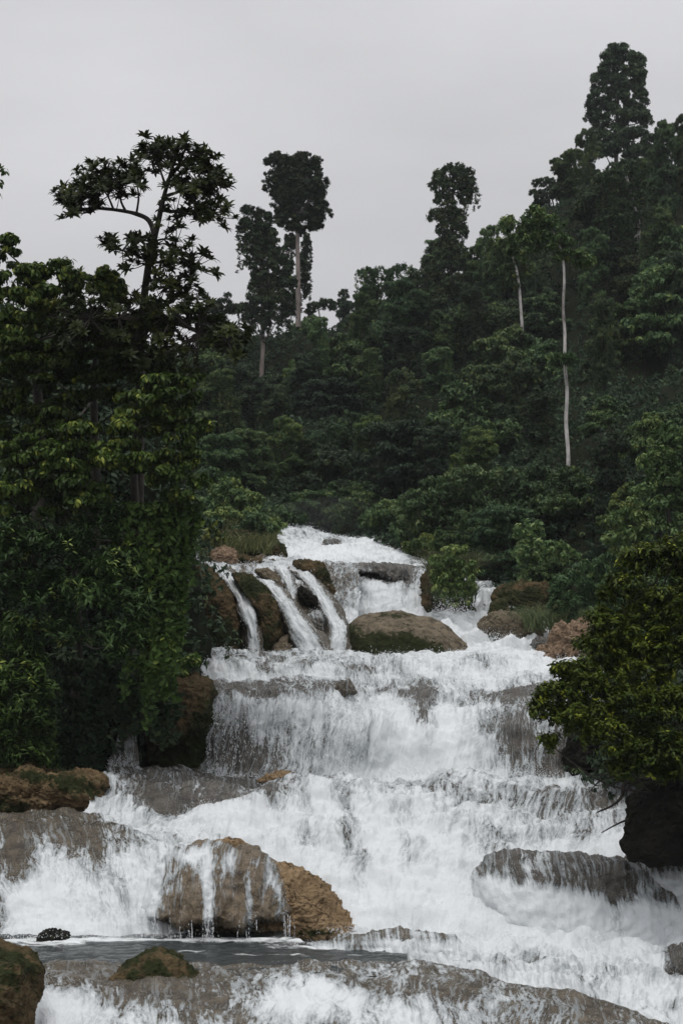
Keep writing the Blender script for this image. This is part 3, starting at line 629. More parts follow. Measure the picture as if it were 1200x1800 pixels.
streaks = [(365, 1560, 9, 70, .85), (366, 1620, 12, 40, .5), (300, 1540, 12, 50, .3), (270, 1560, 14, 60, .65), (250, 1600, 16, 60, .6), (330, 1500, 30, 14, .7), (400, 1510, 14, 22, .45), (390, 1540, 7, 26, .35), (435, 1570, 5, 50, .42), (440, 1620, 6, 40, .35), (478, 1545, 10, 26, .55), (492, 1585, 9, 30, .6), (505, 1630, 9, 30, .65), (462, 1580, 3, 40, .25), (345, 1520, 20, 16, .4), (455, 1515, 12, 10, .45), (320, 1575, 8, 30, .2)]
boulder("boulder", "wet brown domed boulder by the dark pool, thin white streams down its undercut face",
        [(226, 1720), (240, 1612), (268, 1548), (303, 1502), (345, 1484), (395, 1483), (440, 1494), (477, 1518), (510, 1556), (530, 1602), (540, 1720)], 30.4, 1.7, M_WATER_TAN, center=(385, 1655), lump=0.10, fine=0.03, foam=(lambda u, v: np.clip(.66 - (u - 238) / 190. - np.clip((v - 1590) / 120., 0, .4), .2, .66), streaks), under=(1594, 1622, 1.0), res=1.4, ridge=0.16)
boulder("boulder", "dry orange tan boulder with pitted surface beside the wet streaming boulder",
        [(355, 1486), (384, 1476), (425, 1482), (452, 1500), (462, 1512), (486, 1516), (520, 1529), (556, 1552), (584, 1580), (606, 1605), (634, 1624), (656, 1638), (652, 1690), (480, 1690), (420, 1640), (380, 1540)], 31.0, 1.25, M_ROCK_TAN, center=(500, 1600), lump=0.14, fine=0.07, moss=[(560, 1640, 60, 10, .8), (420, 1490, 20, 4, .3), (640, 1640, 14, 10, .5)], res=1.3, under=(1628, 1642, 0.35))
boulder("boulder", "large smooth domed boulder with mossy face in the middle of the upper rapids",
        [(582, 1200), (588, 1135), (602, 1104), (630, 1087), (668, 1079), (705, 1078), (745, 1086), (780, 1102), (806, 1120), (828, 1140), (842, 1200)], 54.5, 2.4, M_ROCK_GREY, center=(705, 1150), lump=0.16, fine=0.03, moss=[(650, 1135, 65, 30, 1.1), (735, 1142, 44, 24, .95), (610, 1110, 20, 20, .5), (690, 1082, 40, 5, .45), (775, 1152, 20, 10, .8), (790, 1115, 30, 18, -.3)], res=1.2)
boulder("boulder", "rounded mossy brown rock at the left end of the upper falls",
        [(318, 1190), (318, 1040), (336, 1005), (356, 996), (376, 1006), (392, 1022), (408, 1040), (422, 1075), (432, 1112), (438, 1150), (438, 1190)], 51.8, 0.9, M_ROCK_MOSS, lump=0.14, fine=0.05, moss=[(380, 1120, 50, 30, .7), (395, 1050, 14, 30, -.7), (415, 1090, 8, 30, -.4), (345, 1020, 20, 20, .2)])
boulder("boulder", "dark mossy wedge of rock between the two narrow streams of the upper falls",
        [(402, 1006), (420, 1004), (438, 1006), (456, 1024), (472, 1041), (486, 1060), (493, 1082), (497, 1110), (494, 1132), (478, 1158), (474, 1190), (462, 1190), (459, 1150), (456, 1118), (450, 1084), (438, 1052), (422, 1028)], 51.9, 0.8, M_ROCK_MOSS, center=(468, 1090), lump=0.1, fine=0.05, moss=[(440, 1030, 30, 20, .7), (480, 1130, 30, 40, .3), (490, 1075, 10, 20, -.4)])
boulder("boulder", "brown angular rock left of the broad white fall near the top",
        [(517, 990), (556, 988), (568, 994), (573, 1006), (580, 1026), (590, 1044), (591, 1062), (578, 1056), (560, 1034), (542, 1010)], 56.6, 1.0, M_ROCK_MOSS, lump=0.16, fine=0.06, moss=[(572, 1010, 14, 20, .4), (540, 1000, 20, 8, -.3)])
boulder("boulder", "brown rock with a trickle between the second narrow stream and the web", [(450, 1004), (470, 1000), (488, 1012), (500, 1030), (504, 1046), (494, 1044), (474, 1024)], 54.2, 0.6, M_ROCK_GREY, lump=.1, fine=.05)
boulder("boulder", "small dark rock showing through the web of streams in the upper falls",
        [(519, 1040), (528, 1026), (545, 1040), (560, 1050), (563, 1072), (545, 1074), (524, 1070)], 54.0, 0.7, M_ROCK_DARK, lump=0.12, fine=0.05)
boulder("boulder", "wet brown lump low in the web of streams beside the big domed boulder",
        [(535, 1085), (552, 1074), (572, 1086), (584, 1100), (580, 1120), (560, 1122), (540, 1108)], 53.6, 0.6, M_WATER_BROWN, foam=(0.36, [(560, 1080, 14, 8, .3), (575, 1110, 6, 20, .3)]), lump=0.12)
boulder("boulder", "tan broken rock on top of the left shoulder of the upper falls",
        [(372, 990), (378, 972), (402, 967), (412, 976), (422, 990), (425, 1000), (400, 1004)], 57.5, 0.9, M_ROCK_ORANGE, lump=0.2, fine=0.08)
boulder("boulder", "flat mossy slab along the crest of the left shoulder of the upper falls",
        [(345, 996), (350, 976), (380, 970), (430, 980), (470, 984), (500, 988), (490, 1000), (430, 1004)], 58.2, 1.0, M_ROCK_MOSS, lump=0.15, fine=0.06)
boulder("boulder", "small brown rock beside the grassy hump at the head of the falls",
        [(444, 986), (450, 977), (462, 973), (466, 980), (464, 990)], 58.4, 0.4, M_ROCK_GREY, lump=0.06)
boulder("boulder", "pale brown bulge of rock under the second narrow stream of the upper falls",
        [(470, 1190), (486, 1135), (506, 1120), (520, 1140), (528, 1190)], 51.6, 0.8, M_ROCK_GREY, lump=0.15, moss=[(515, 1150, 8, 20, .5)])
boulder("boulder", "grass topped rock right of the topmost white water",
        [(745, 1080), (745, 1014), (754, 999), (772, 1002), (800, 1016), (822, 1038), (832, 1080)], 62.0, 1.6, M_ROCK_MOSS, lump=0.25, fine=0.08, moss=[(800, 1040, 40, 30, .6), (756, 1015, 12, 20, -.5)])
boulder("boulder", "brown streaked rock in the right channel below the small side fall",
        [(836, 1140), (842, 1098), (862, 1080), (892, 1072), (922, 1078), (942, 1100), (965, 1118), (965, 1150), (890, 1150)], 56.0, 1.3, M_ROCK_GREY, lump=0.22, fine=0.06, moss=[(880, 1082, 26, 10, .3), (860, 1118, 20, 14, .5), (930, 1110, 14, 20, .4)])
boulder("boulder", "small mossy knob capping the rock in the right channel",
        [(858, 1085), (862, 1062), (875, 1053), (890, 1056), (895, 1075), (890, 1088)], 57.0, 0.7, M_ROCK_MOSS, lump=0.12, moss=[(875, 1065, 20, 20, .5)])
boulder("boulder", "long mossy slab under the slope bushes behind the right channel",
        [(862, 1052), (880, 1038), (920, 1026), (960, 1028), (1010, 1080), (1020, 1130), (970, 1128), (935, 1090), (900, 1056)], 59.0, 1.2, M_ROCK_MOSS, lump=0.25, fine=0.08, moss=[(920, 1050, 40, 20, .4)])
boulder("boulder", "orange fractured rock on the right bank half hidden by the yellow green tree",
        [(944, 1172), (954, 1148), (974, 1128), (980, 1112), (1000, 1098), (1016, 1090), (1040, 1096), (1062, 1120), (1062, 1180), (1000, 1182)], 50.0, 1.3, M_ROCK_ORANGE, lump=0.3, fine=0.12, ridge=0.25, moss=[(1030, 1105, 20, 12, .5)])
boulder("boulder", "small wet grey rock in the foam left of the orange rock",
        [(930, 1134), (940, 1122), (956, 1121), (972, 1130), (966, 1142)], 53.0, 0.5, M_WATER, foam=(0.25, []), lump=0.06)
boulder("boulder", "tiny tan rock at the foot of the big domed boulder",
        [(620, 1162), (624, 1151), (634, 1147), (643, 1152), (646, 1164)], 51.6, 0.3, M_ROCK_TAN, lump=0.04)
boulder("boulder", "tall brown block of rock at the left end of the wide curtain fall",
        [(258, 1400), (258, 1280), (272, 1225), (294, 1196), (318, 1190), (350, 1189), (376, 1200), (385, 1216), (383, 1245), (372, 1285), (360, 1320), (356, 1400)], 41.2, 1.1, M_ROCK_MOSS, lump=0.3, fine=0.06, moss=[(355, 1300, 22, 50, 1.0), (300, 1350, 40, 40, .9), (310, 1235, 30, 40, -.5), (375, 1225, 8, 20, .4)], under=(1280, 1330, 0.5))
boulder("boulder", "low tan ledge with leaf litter on the left bank above the wet shelf",
        [(-60, 1450), (-60, 1352), (0, 1350), (50, 1356), (100, 1360), (160, 1362), (186, 1368), (182, 1392), (150, 1420), (110, 1440), (0, 1450)], 36.6, 1.2, M_ROCK_LEDGE, lump=0.3, fine=0.08, moss=[(130, 1385, 50, 24, .7), (60, 1362, 70, 12, .6), (20, 1420, 50, 20, .5)])
boulder("boulder", "mossy dark brown rock at the bottom left corner of the foreground",
        [(-120, 1900), (-120, 1660), (-40, 1662), (0, 1666), (36, 1678), (56, 1700), (62, 1745), (52, 1800), (54, 1900)], 22.6, 1.1, M_ROCK_MOSS, lump=0.16, fine=0.05, moss=[(20, 1690, 40, 20, .3), (40, 1770, 20, 50, -.2)])
boulder("boulder", "low mossy hump rising from the wet foreground ledge in front of the pool",
        [(196, 1712), (222, 1692), (246, 1682), (268, 1671), (292, 1673), (312, 1684), (332, 1702), (352, 1722), (380, 1800), (170, 1800), (185, 1722)], 25.2, 0.75, M_ROCK_MOSS, center=(275, 1735), lump=0.1, fine=0.05, moss=[(270, 1690, 60, 30, .3)])
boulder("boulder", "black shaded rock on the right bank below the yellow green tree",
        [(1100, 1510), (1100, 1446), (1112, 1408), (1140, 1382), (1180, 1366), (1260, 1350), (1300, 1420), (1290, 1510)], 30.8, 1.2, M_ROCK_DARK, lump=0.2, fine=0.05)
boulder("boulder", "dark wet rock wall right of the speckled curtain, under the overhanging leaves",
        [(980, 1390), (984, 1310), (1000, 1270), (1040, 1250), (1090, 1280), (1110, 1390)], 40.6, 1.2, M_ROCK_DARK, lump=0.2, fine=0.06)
boulder("boulder", "small tan rock at the foot of the wide curtain fall",
        [(450, 1374), (470, 1364), (490, 1356), (510, 1357), (526, 1366), (522, 1376), (480, 1378)], 39.0, 0.4, M_ROCK_TAN, lump=0.06, moss=[(500, 1372, 20, 4, .4)])
boulder("boulder", "small brown rock on the lip above the wide curtain fall",
        [(578, 1222), (586, 1206), (602, 1197), (618, 1202), (626, 1216), (612, 1226), (590, 1230)], 42.4, 0.5, M_WATER_BROWN, foam=(0.2, []), lump=0.08)
def dome_foam(u, v): return np.clip(0.50 + (v - (1535 + 0.16 * (u - 860))) / 48.0, 0.40, 1.05)
boulder("boulder", "broad grey submerged dome with water breaking over its edge, right of the pool",
        [(828, 1530), (860, 1508), (920, 1500), (985, 1502), (1050, 1508), (1120, 1522), (1180, 1552), (1215, 1610), (1230, 1780), (1050, 1800), (850, 1790), (820, 1610)], 32.0, 1.7, M_WATER, center=(1010, 1720), foam=(dome_foam, [(1080, 1585, 16, 50, -.5), (1070, 1545, 60, 20, -.15), (1140, 1560, 20, 40, .3), (880, 1530, 20, 16, .3), (930, 1535, 14, 20, .25)]), lump=0.16, fine=0.04, res=1.4)
boulder("boulder", "wet rock breaking the surface at the right edge below the black shaded rock",
        [(1080, 1530), (1108, 1503), (1160, 1491), (1260, 1484), (1330, 1520), (1330, 1680), (1090, 1680)], 32.2, 0.9, M_WATER, center=(1200, 1620), foam=(lambda u, v: np.clip(.3 + (v - 1515) / 50., .25, 1.), [(1110, 1515, 30, 8, .3)]), lump=0.12)
boulder("boulder", "low grey rock in the rapids at the lower right edge",
        [(1176, 1715), (1182, 1686), (1200, 1668), (1260, 1660), (1270, 1730), (1190, 1730)], 27.6, 0.6, M_WATER, foam=(0.3, []), lump=0.1)
def hump_foam(u, v): return np.clip(0.60 + (v - 1652) / 40.0, 0.5, 0.85)
boulder("boulder", "low step veiled in falling water at the right end of the dark pool",
        [(505, 1690), (535, 1668), (575, 1655), (640, 1644), (710, 1636), (790, 1650), (860, 1690), (780, 1720), (640, 1710)], 28.4, 0.9, M_WATER_BROWN, center=(680, 1680), foam=(hump_foam, [(650, 1664, 60, 5, -.35), (760, 1680, 30, 8, -.35), (570, 1664, 20, 6, .2)]), lump=0.08, fine=0.04)
boulder("boulder", "small dark rock awash at the left edge of the pool",
        [(62, 1656), (72, 1638), (96, 1634), (118, 1640), (124, 1654), (90, 1660)], 29.0, 0.35, M_ROCK_DARK, lump=0.05)
boulder("boulder", "grey glistening slab at the lip of the broad white fall near the top",
        [(600, 1004), (640, 992), (690, 992), (718, 1000), (722, 1018), (712, 1034), (690, 1024), (660, 1010)], 63.4, 0.9, M_WATER, foam=(0.16, [(640, 1003, 14, 8, .3), (680, 1012, 20, 6, .2)]), lump=0.12, ridge=0.1)
boulder("boulder", "dark rock breaking the topmost step of white water",
        [(562, 962), (570, 949), (590, 948), (602, 958), (598, 972), (580, 974)], 70.5, 0.6, M_WATER, foam=(0.22, []), lump=0.1)

# ------------------------------------------------------------------ spray: drops thrown off the falls
octa_v = np.array([[1, 0, 0], [-1, 0, 0], [0, 1, 0], [0, -1, 0], [0, 0, 1], [0, 0, -1]], float)
octa_f = np.array([[0, 2, 4], [2, 1, 4], [1, 3, 4], [3, 0, 4], [2, 0, 5], [1, 2, 5], [3, 1, 5], [0, 3, 5]])
def drops(pos, size, stretch):
    n = len(pos)
    sc = np.stack([size, size, size * stretch], -1)
    v = pos[:, None, :] + octa_v[None] * sc[:, None, :]
    f = octa_f[None] + 6 * np.arange(n)[:, None, None]
    return v.reshape(-1, 3), f.reshape(-1, 3)
dv, df_, base = [], [], 0
def add_drops(pos, size, stretch):
    global base
    v, f = drops(pos, size, stretch); dv.append(v); df_.append(f + base); base += len(v)
for W in WATERS:
    p, n, f = W['p'].reshape(-1, 3), W['n'].reshape(-1, 3), W['f'].ravel()
    steep = np.clip(1.2 - np.abs(n[:, 2]) * 1.1, 0, 1)
    clump = np.clip(fbm(p * np.array([2.5, 2.5, 0.8]), 2) * 1.6 + 0.35, 0, 1)
    w = steep * clump * np.clip(f, 0, 1)
    if (w * (f > .45)).sum() < 1e-6: continue
    area = len(p)
    w = w * (f > .45); w /= w.sum()
    k = min(22000, int(area * 0.09))
    idx = rng.choice(len(p), k, p=w)
    dist = p[idx, 1]
    pos = p[idx] + n[idx] * rng.exponential(0.045, (k, 1)) + rng.normal(0, 0.02, (k, 3))
    size = (dist / F) * rng.uniform(0.22, 0.6, k)
    add_drops(pos, size, rng.uniform(1.0, 3.2, k))
# leaping white water where falls land
def burst(u, v, ru, rv, Y, n, up=1.0):
    a = rng.normal(0, 1, (n, 2)) * 0.5
    uu = u + a[:, 0] * ru; vv = v - np.abs(a[:, 1]) * rv * up + rng.normal(0, rv * .15, n)
    YY = Y + rng.normal(0, 0.35, n)
    pos = P(uu, vv, YY); nn = fbm(pos * 1.6, 2)
    pos[:, 2] += nn * rv * Y / F * 0.8
    size = (Y / F) * rng.uniform(0.3, 1.0, n) * np.exp(-np.abs(a[:, 1]) * 0.5)
    add_drops(pos, size, rng.uniform(0.8, 1.8, n))
for b in [(792, 1085, 34, 26, 58.0, 1500), (835, 1092, 40, 18, 57.5, 900), (850, 1135, 50, 22, 54.5, 1500), (760, 1155, 90, 12, 52.4, 900), (920, 1135, 50, 14, 53.6, 900), (470, 1366, 110, 8, 39.6, 900), (730, 1362, 130, 14, 39.4, 1200),
          (900, 1365, 70, 10, 39.2, 700), (620, 1155, 50, 6, 52, 300), (560, 1150, 40, 16, 51.5, 700), (443, 1150, 20, 8, 50.8, 300), (240, 1650, 120, 12, 28.9, 900), (40, 1648, 90, 10, 28.9, 500), (620, 1640, 60, 12, 29.8, 600), (900, 1650, 250, 20, 30.0, 1800), (660, 1090, 60, 14, 60, 600), (560, 1662, 60, 5, 28.4, 300), (370, 1655, 14, 5, 28.5, 200), (1060, 1650, 60, 16, 29.6, 700), (640, 985, 90, 6, 66.4, 400)]:
    burst(*b)
# strings of water falling free from the boulder's undercut edge
for (u0, u1, v0, v1, Y, n) in [(245, 300, 1590, 1656, 28.9, 14), (356, 376, 1590, 1660, 28.6, 16), (420, 460, 1612, 1658, 28.8, 4), (300, 350, 1606, 1655, 28.8, 4), (498, 518, 1600, 1658, 29.2, 10)]:
    for _ in range(n):
        uu0 = rng.uniform(u0, u1); k = int(rng.integers(16, 44)); vs = np.sort(rng.uniform(v0 + rng.uniform(0, 20), v1, k))
        vs = vs[: int(k * rng.uniform(.4, 1))] if rng.random() < .5 else vs[int(k * rng.uniform(0, .5)):]; k = len(vs)
        pos = P(uu0 + np.cumsum(rng.normal(0, .35, k)), vs, Y + rng.normal(0, .04, k))
        add_drops(pos, (Y / F) * rng.uniform(0.2, 0.75, k), rng.uniform(1.5, 5.0, k))
# curtain drops on the wide fall
for (ua, ub, va, vb, Y, n) in [(362, 640, 1225, 1366, 40.2, 5000)]:
    uu = rng.uniform(ua, ub, n); vv = vb - (vb - va) * rng.uniform(0, 1, n) ** 1.2
    s = noise(np.stack([uu / 7.0, vv / 90.0, 0 * uu], -1)); s2 = noise(np.stack([uu / 3.0, vv / 11.0, 0 * uu + 4], -1))
    keep = (s + 0.5 * s2) > -0.05; uu, vv = uu[keep], vv[keep]; n = len(uu)
    pos = P(uu, vv, Y - rng.exponential(.08, n) + 0.006 * (vb - vv))
    add_drops(pos, (Y / F) * rng.uniform(0.3, 0.85, n), rng.uniform(1.5, 4.0, n))
o = mesh("spray", np.vstack(dv), np.vstack(df_), M_FOAM, smooth=True); tag(o, kind='stuff', label="white drops and spray thrown off the falls")

# ------------------------------------------------------------------ leaves
def leaf_kite(Lf, W, fold=0.12, droop=0.15):
    v = np.array([[0, 0, 0], [0.5, 0, -fold * 0.5], [1, 0, -droop], [0.42, W / 2 / Lf, fold * .3], [0.42, -W / 2 / Lf, fold * .3]], float) * Lf
    f = np.array([[0, 1, 2, 3], [0, 4, 2, 1]])
    return v, f
def leaf_full(Lf, W, fold=0.12, droop=0.25):
    w = W / Lf
    v = np.array([[0, 0, 0], [.5, 0, .02], [.96, .012, -droop], [.72, w * .36, -droop * .35 + fold * .3], [.28, w * .46, fold * .45], [.28, -w * .46, fold * .45], [.72, -w * .36, -droop * .35 + fold * .3], [1.0, -.012, -droop]], float) * Lf
    f = np.array([[0, 1, 3, 4], [1, 7, 2, 3], [0, 5, 6, 1], [1, 6, 7, 2]])
    return v, f
def rotz(a): c, s = np.cos(a), np.sin(a); return np.array([[c, -s, 0], [s, c, 0], [0, 0, 1]])
def roty(a): c, s = np.cos(a), np.sin(a); return np.array([[c, 0, s], [0, 1, 0], [-s, 0, c]])
def rotx(a): c, s = np.cos(a), np.sin(a); return np.array([[1, 0, 0], [0, c, -s], [0, s, c]])
def tuft(kind, n, Lf, W, seed, full=False):
    """a twig's worth of leaves, growing along +Z"""
    r = np.random.default_rng(seed); V, Q, k = [], [], 0
    tips = np.linspace(-.12, .16, n) if kind in ('spray', 'droop') else np.zeros(n)
    for i in range(n):
        lv, lf = (leaf_full if full else leaf_kite)(Lf * r.uniform(.75, 1.2), W * r.uniform(.8, 1.15), r.uniform(.05, .22), r.uniform(.05, .4))
        if kind == 'rosette':
            M = rotz(i * 2.4 + r.uniform(-.25, .25)) @ roty(-R(r.uniform(2, 62))); off = np.array([0, 0, r.uniform(-.05, .1) * Lf])
        elif kind == 'spray':
            h = i / max(1, n - 1)
            M = rotz(i * math.pi + r.uniform(-.8, .8)) @ roty(R(r.uniform(-35, 30))) @ rotx(r.uniform(-.5, .5)); off = np.array([r.uniform(-.1, .1) * Lf, r.uniform(-.1, .1) * Lf, (h - .2) * Lf * 1.6])
        elif kind == 'droop':
            M = rotz(i * 2.4 + r.uniform(-.5, .5)) @ roty(R(r.uniform(5, 70))) @ rotx(r.uniform(-.4, .4)); off = np.array([r.uniform(-.25, .25), r.uniform(-.25, .25), -.45 + .75 * i / n]) * Lf
        else:  # loose
            M = rotz(r.uniform(0, 6.28)) @ roty(R(r.uniform(-50, 50))) @ rotx(r.uniform(-.7, .7)); off = r.normal(0, .55, 3) * Lf
        V.append(lv @ M.T + off); Q.append(lf + k); k += len(lv)
    return np.vstack(V), np.vstack(Q), tips
def bake(tufts, pos, axis, scale, tint, r):
    """copies of twig templates turned along their axes -> one mesh's arrays"""
    n = len(pos); axis = unit(axis)
    ref = np.where(np.abs(axis[:, 2:3]) > .95, np.array([[1., 0, 0]]), np.array([[0, 0, 1.]]))
    x = unit(np.cross(ref, axis)); y = np.cross(axis, x)
    a = r.uniform(0, 6.283, n)[:, None]
    x, y = x * np.cos(a) + y * np.sin(a), -x * np.sin(a) + y * np.cos(a)
    which = r.integers(0, len(tufts), n)
    V, Q, T, k = [], [], [], 0
    for w, (tv, tq, tt) in enumerate(tufts):
        m = np.where(which == w)[0]
        if not len(m): continue
        vv = (tv[None, :, 0, None] * x[m][:, None] + tv[None, :, 1, None] * y[m][:, None] + tv[None, :, 2, None] * axis[m][:, None]) * scale[m][:, None, None] + pos[m][:, None]
        V.append(vv.reshape(-1, 3)); nv = len(tv)
        Q.append((tq[None] + nv * np.arange(len(m))[:, None, None]).reshape(-1, 4) + k); k += nv * len(m)
        nl = nv // (5 if nv % 5 == 0 and len(tq) * 5 == nv * 2 else 8); lv = nv // nl
        tl = np.repeat(tint[m][:, None], nl, 1) + tt[None] + r.normal(0, .05, (len(m), nl))
        T.append(np.repeat(tl, lv, 1).ravel())
    return np.vstack(V), np.vstack(Q), np.concatenate(T)

def crown_points(clumps, density, r, sub=True, up=0.45, thick=(.74, 1.06), bias=0.25, flat=1.0, nb=(8, 12), bs=(.32, .55), core=.55):
    """twig positions over the outer shells of lumpy clumps; clumps: (x,y,z,rx,ry,rz)"""
    cl_ = np.array(clumps, float); Pp, Ax = [], []
    for c in cl_:
        blobs = []
        if sub:
            for _ in range(int(r.integers(*nb))):
                d = r.normal(0, 1, 3); d[2] += .35; d = d / np.linalg.norm(d)
                s = r.uniform(*bs)
                blobs.append((c[:3] + d * c[3:] * (1.04 - s * .7), c[3:].mean() * .35 * s + c[3:] * s * .65, 1.0))
            blobs.append((c[:3], c[3:] * .70, core))
        else: blobs.append((c[:3], c[3:], 1.0))
        for bc, br, dn in blobs:
            br = br * np.array([1, 1, flat])
            area = 4 * math.pi * ((br[0] * br[1] * br[2]) ** (2 / 3))
            n = max(3, int(area * density * dn))
            d = r.normal(0, 1, (n, 3)); d[:, 2] += bias; d = unit(d)
            q = bc + d * br * r.uniform(thick[0], thick[1], (n, 1))
            Pp.append(q); Ax.append(unit(d / br * br.mean()) + np.array([0, 0, up]) + r.normal(0, .28, (n, 3)))
    return np.vstack(Pp), np.vstack(Ax)

def px_clumps(lst, Y, dz=0.85):
    out = []
    for c in lst:
        u, v, ru, rv = c[:4]; y = Y + (c[4] if len(c) > 4 else 0)
        p = P(u, v, y); k = y / F
        out.append((*p, ru * k, (ru + rv) * .5 * k * dz, rv * k))
    return out
def foliage(name, parent, pos, axis, tufts, mat, r, scale=(.8, 1.25), tint=(.35, .2), young=0.06, patch=0.5):
    n = len(pos)
    t = tint[0] + r.normal(0, tint[1] * .6, n) + tint[1] * 1.6 * fbm(np.asarray(pos) * patch, 2)
    t = np.where(r.random(n) < young, r.uniform(.75, 1.0, n), t)
    V, Q, T = bake(tufts, np.asarray(pos), np.asarray(axis), r.uniform(*scale, n), np.clip(t, 0, 1), r)
    o = mesh(name, V, Q, mat, parent, attrs={'tint': T}, smooth=False)
    return o
def tubes(name, parent, lines, mat, seg=8):
    """lines: list of (points, r0, r1); one mesh of tapered limbs"""
    V, Q, k = [], [], 0
    for pts, r0, r1 in lines:
        pts = np.array(pts, float); n0 = len(pts)
        t = np.linspace(0, n0 - 1, max(n0, (n0 - 1) * 5 + 1)); i = np.minimum(t.astype(int), n0 - 2); fr = (t - i)[:, None]
        pm = pts[np.maximum(i - 1, 0)]; p0, p1, p2 = pts[i], pts[i + 1], pts[np.minimum(i + 2, n0 - 1)]
        q = .5 * (2 * p0 + (p1 - pm) * fr + (2 * pm - 5 * p0 + 4 * p1 - p2) * fr ** 2 + (3 * p0 - pm - 3 * p1 + p2) * fr ** 3)
        m = len(q); tg = unit(np.gradient(q, axis=0)); ref = np.array([0.31, 0.92, 0.22])
        x = unit(np.cross(tg, ref)); y = np.cross(tg, x)
        rad = np.linspace(r0, r1, m) * (1 + .12 * noise(q * 3 / max(r0, .05) * .1))
        a = np.linspace(0, 2 * math.pi, seg, endpoint=False)
        ring = q[:, None] + rad[:, None, None] * (np.cos(a)[None, :, None] * x[:, None] + np.sin(a)[None, :, None] * y[:, None])
        V.append(ring.reshape(-1, 3)); Q.append(grid_quads(m, seg, True) + k); k += m * seg
    return mesh(name, np.vstack(V), np.vstack(Q), mat, parent)
def px_line(pts, Y): return [P(p[0], p[1], Y + (p[2] if len(p) > 2 else 0)) for p in pts]

TU_BROAD = [tuft('droop', 9, .14, .074, s, True) for s in range(5)]
TU_SMALL = [tuft('spray', 9, .088, .044, s, False) for s in range(20, 25)]
TU_ROS = [tuft('rosette', 15, .215, .085, s, True) for s in range(40, 45)]
TU_FINE = [tuft('spray', 11, .16, .05, s, False) for s in range(60, 65)]
TU_FAR = [tuft('droop', 10, .28, .13, s, False) for s in range(80, 85)]
TU_FARFINE = [tuft('droop', 12, .225, .095, s, False) for s in range(90, 95)]
TU_VINE = [tuft('droop', 6, .17, .10, s, False) for s in range(100, 104)]

def vines(r, clumps, n, Y_jit, vlen, step=.12):
    """hanging strings of leaves from the underside of clumps"""
    Pp, Ax = [], []
    cl_ = np.array(clumps)
    for _ in range(n):
        c = cl_[r.integers(len(cl_))]
        a = r.uniform(0, 6.28)
        x, y, z = c[0] + math.cos(a) * c[3] * .9, c[1] - abs(math.sin(a)) * c[4] * .9, c[2] - c[5] * r.uniform(-.1, .6)
        L_ = r.uniform(*vlen); k = int(L_ / step)
        zs = z - np.arange(k) * step
        Pp.append(np.stack([x + np.cumsum(r.normal(0, step * .12, k)), y + np.cumsum(r.normal(0, step * .1, k)), zs], -1))
        Ax.append(np.stack([r.normal(0, .6, k), r.normal(-.4, .5, k), r.uniform(-.9, .1, k)], -1))
    return np.vstack(Pp), np.vstack(Ax)

def near_tree(name, label, cat, clumps, Y, tufts, mat, dens, base, trunk, bark, seed, group=None, tint=(.35, .2), young=.06, vine=None, scale=(.8, 1.25), sub=True, up=.45, limbs=True, bias=1.2, flat=.52, nb=(11, 16), bs=(.24, .46), core=.5):
    r = np.random.default_rng(seed)
    root = thing(name, label, cat, P(*base), group)
    cl_ = px_clumps(clumps, Y)
    lines = [(px_line(trunk[0], Y), trunk[1] * Y / F, trunk[2] * Y / F)] if trunk else []
    if limbs and trunk:
        tp = np.array(px_line(trunk[0], Y)); top = tp[-1]
        for c in cl_:
            s = tp[np.argmin(np.abs(tp[:, 2] - (c[2] - .8 * abs(c[0] - top[0]) * .5)))]
            e = np.array(c[:3]); mid = (s + e) / 2 + np.array([0, 0, -.08 * np.linalg.norm(e - s)]) + r.normal(0, .08, 3)
            lines.append(([s, mid, e], trunk[2] * Y / F * .65, trunk[2] * Y / F * .15))
    if lines: tubes("trunk", root, lines, bark)
    p, a = crown_points(cl_, dens, r, sub, up, bias=bias, flat=flat, nb=nb, bs=bs, core=core)
    if vine:
        vp, va = vines(r, cl_, vine[0], 0, vine[1], vine[2]); p = np.vstack([p, vp]); a = np.vstack([a, va])
    foliage("crown", root, p, a, tufts, mat, r, scale, tint, young)
    return root

# ---- the left bank's wall of trees
near_tree("broadleaf_tree", "tall broad leaved tree at the left edge with paler young leaves against the sky", "tree",
          [(8, 440, 40, 30), (52, 500, 52, 40), (0, 520, 60, 45), (110, 478, 40, 22), (140, 505, 45, 30), (188, 490, 26, 22), (90, 540, 60, 40), (20, 590, 60, 50), (205, 520, 28, 24)], 38.0, TU_BROAD, M_LEAF_BROAD, 50,
          (40, 1330, 40), ([(60, 1100, 4), (70, 800, 3.5), (60, 600, 2), (50, 480)], 14, 4), M_BARK, 11, "trees of the left bank", tint=(.34, .22), young=.06)
near_tree("leafy_tree", "dense dark tree below the left skyline filling the bank beneath the rosette tree", "tree",
          [(60, 640, 80, 50), (170, 590, 80, 45), (150, 660, 80, 50), (250, 640, 60, 45), (20, 720, 60, 60, .5), (250, 580, 60, 40, .5), (110, 740, 70, 50)], 38.0, TU_BROAD, M_LEAF_BROAD, 52,
          (160, 1330, 40), ([(160, 1150, 4), (170, 900, 4), (165, 700, 2.6), (170, 610, 1)], 13, 4), M_BARK, 12, "trees of the left bank", tint=(.28, .18), young=.02)
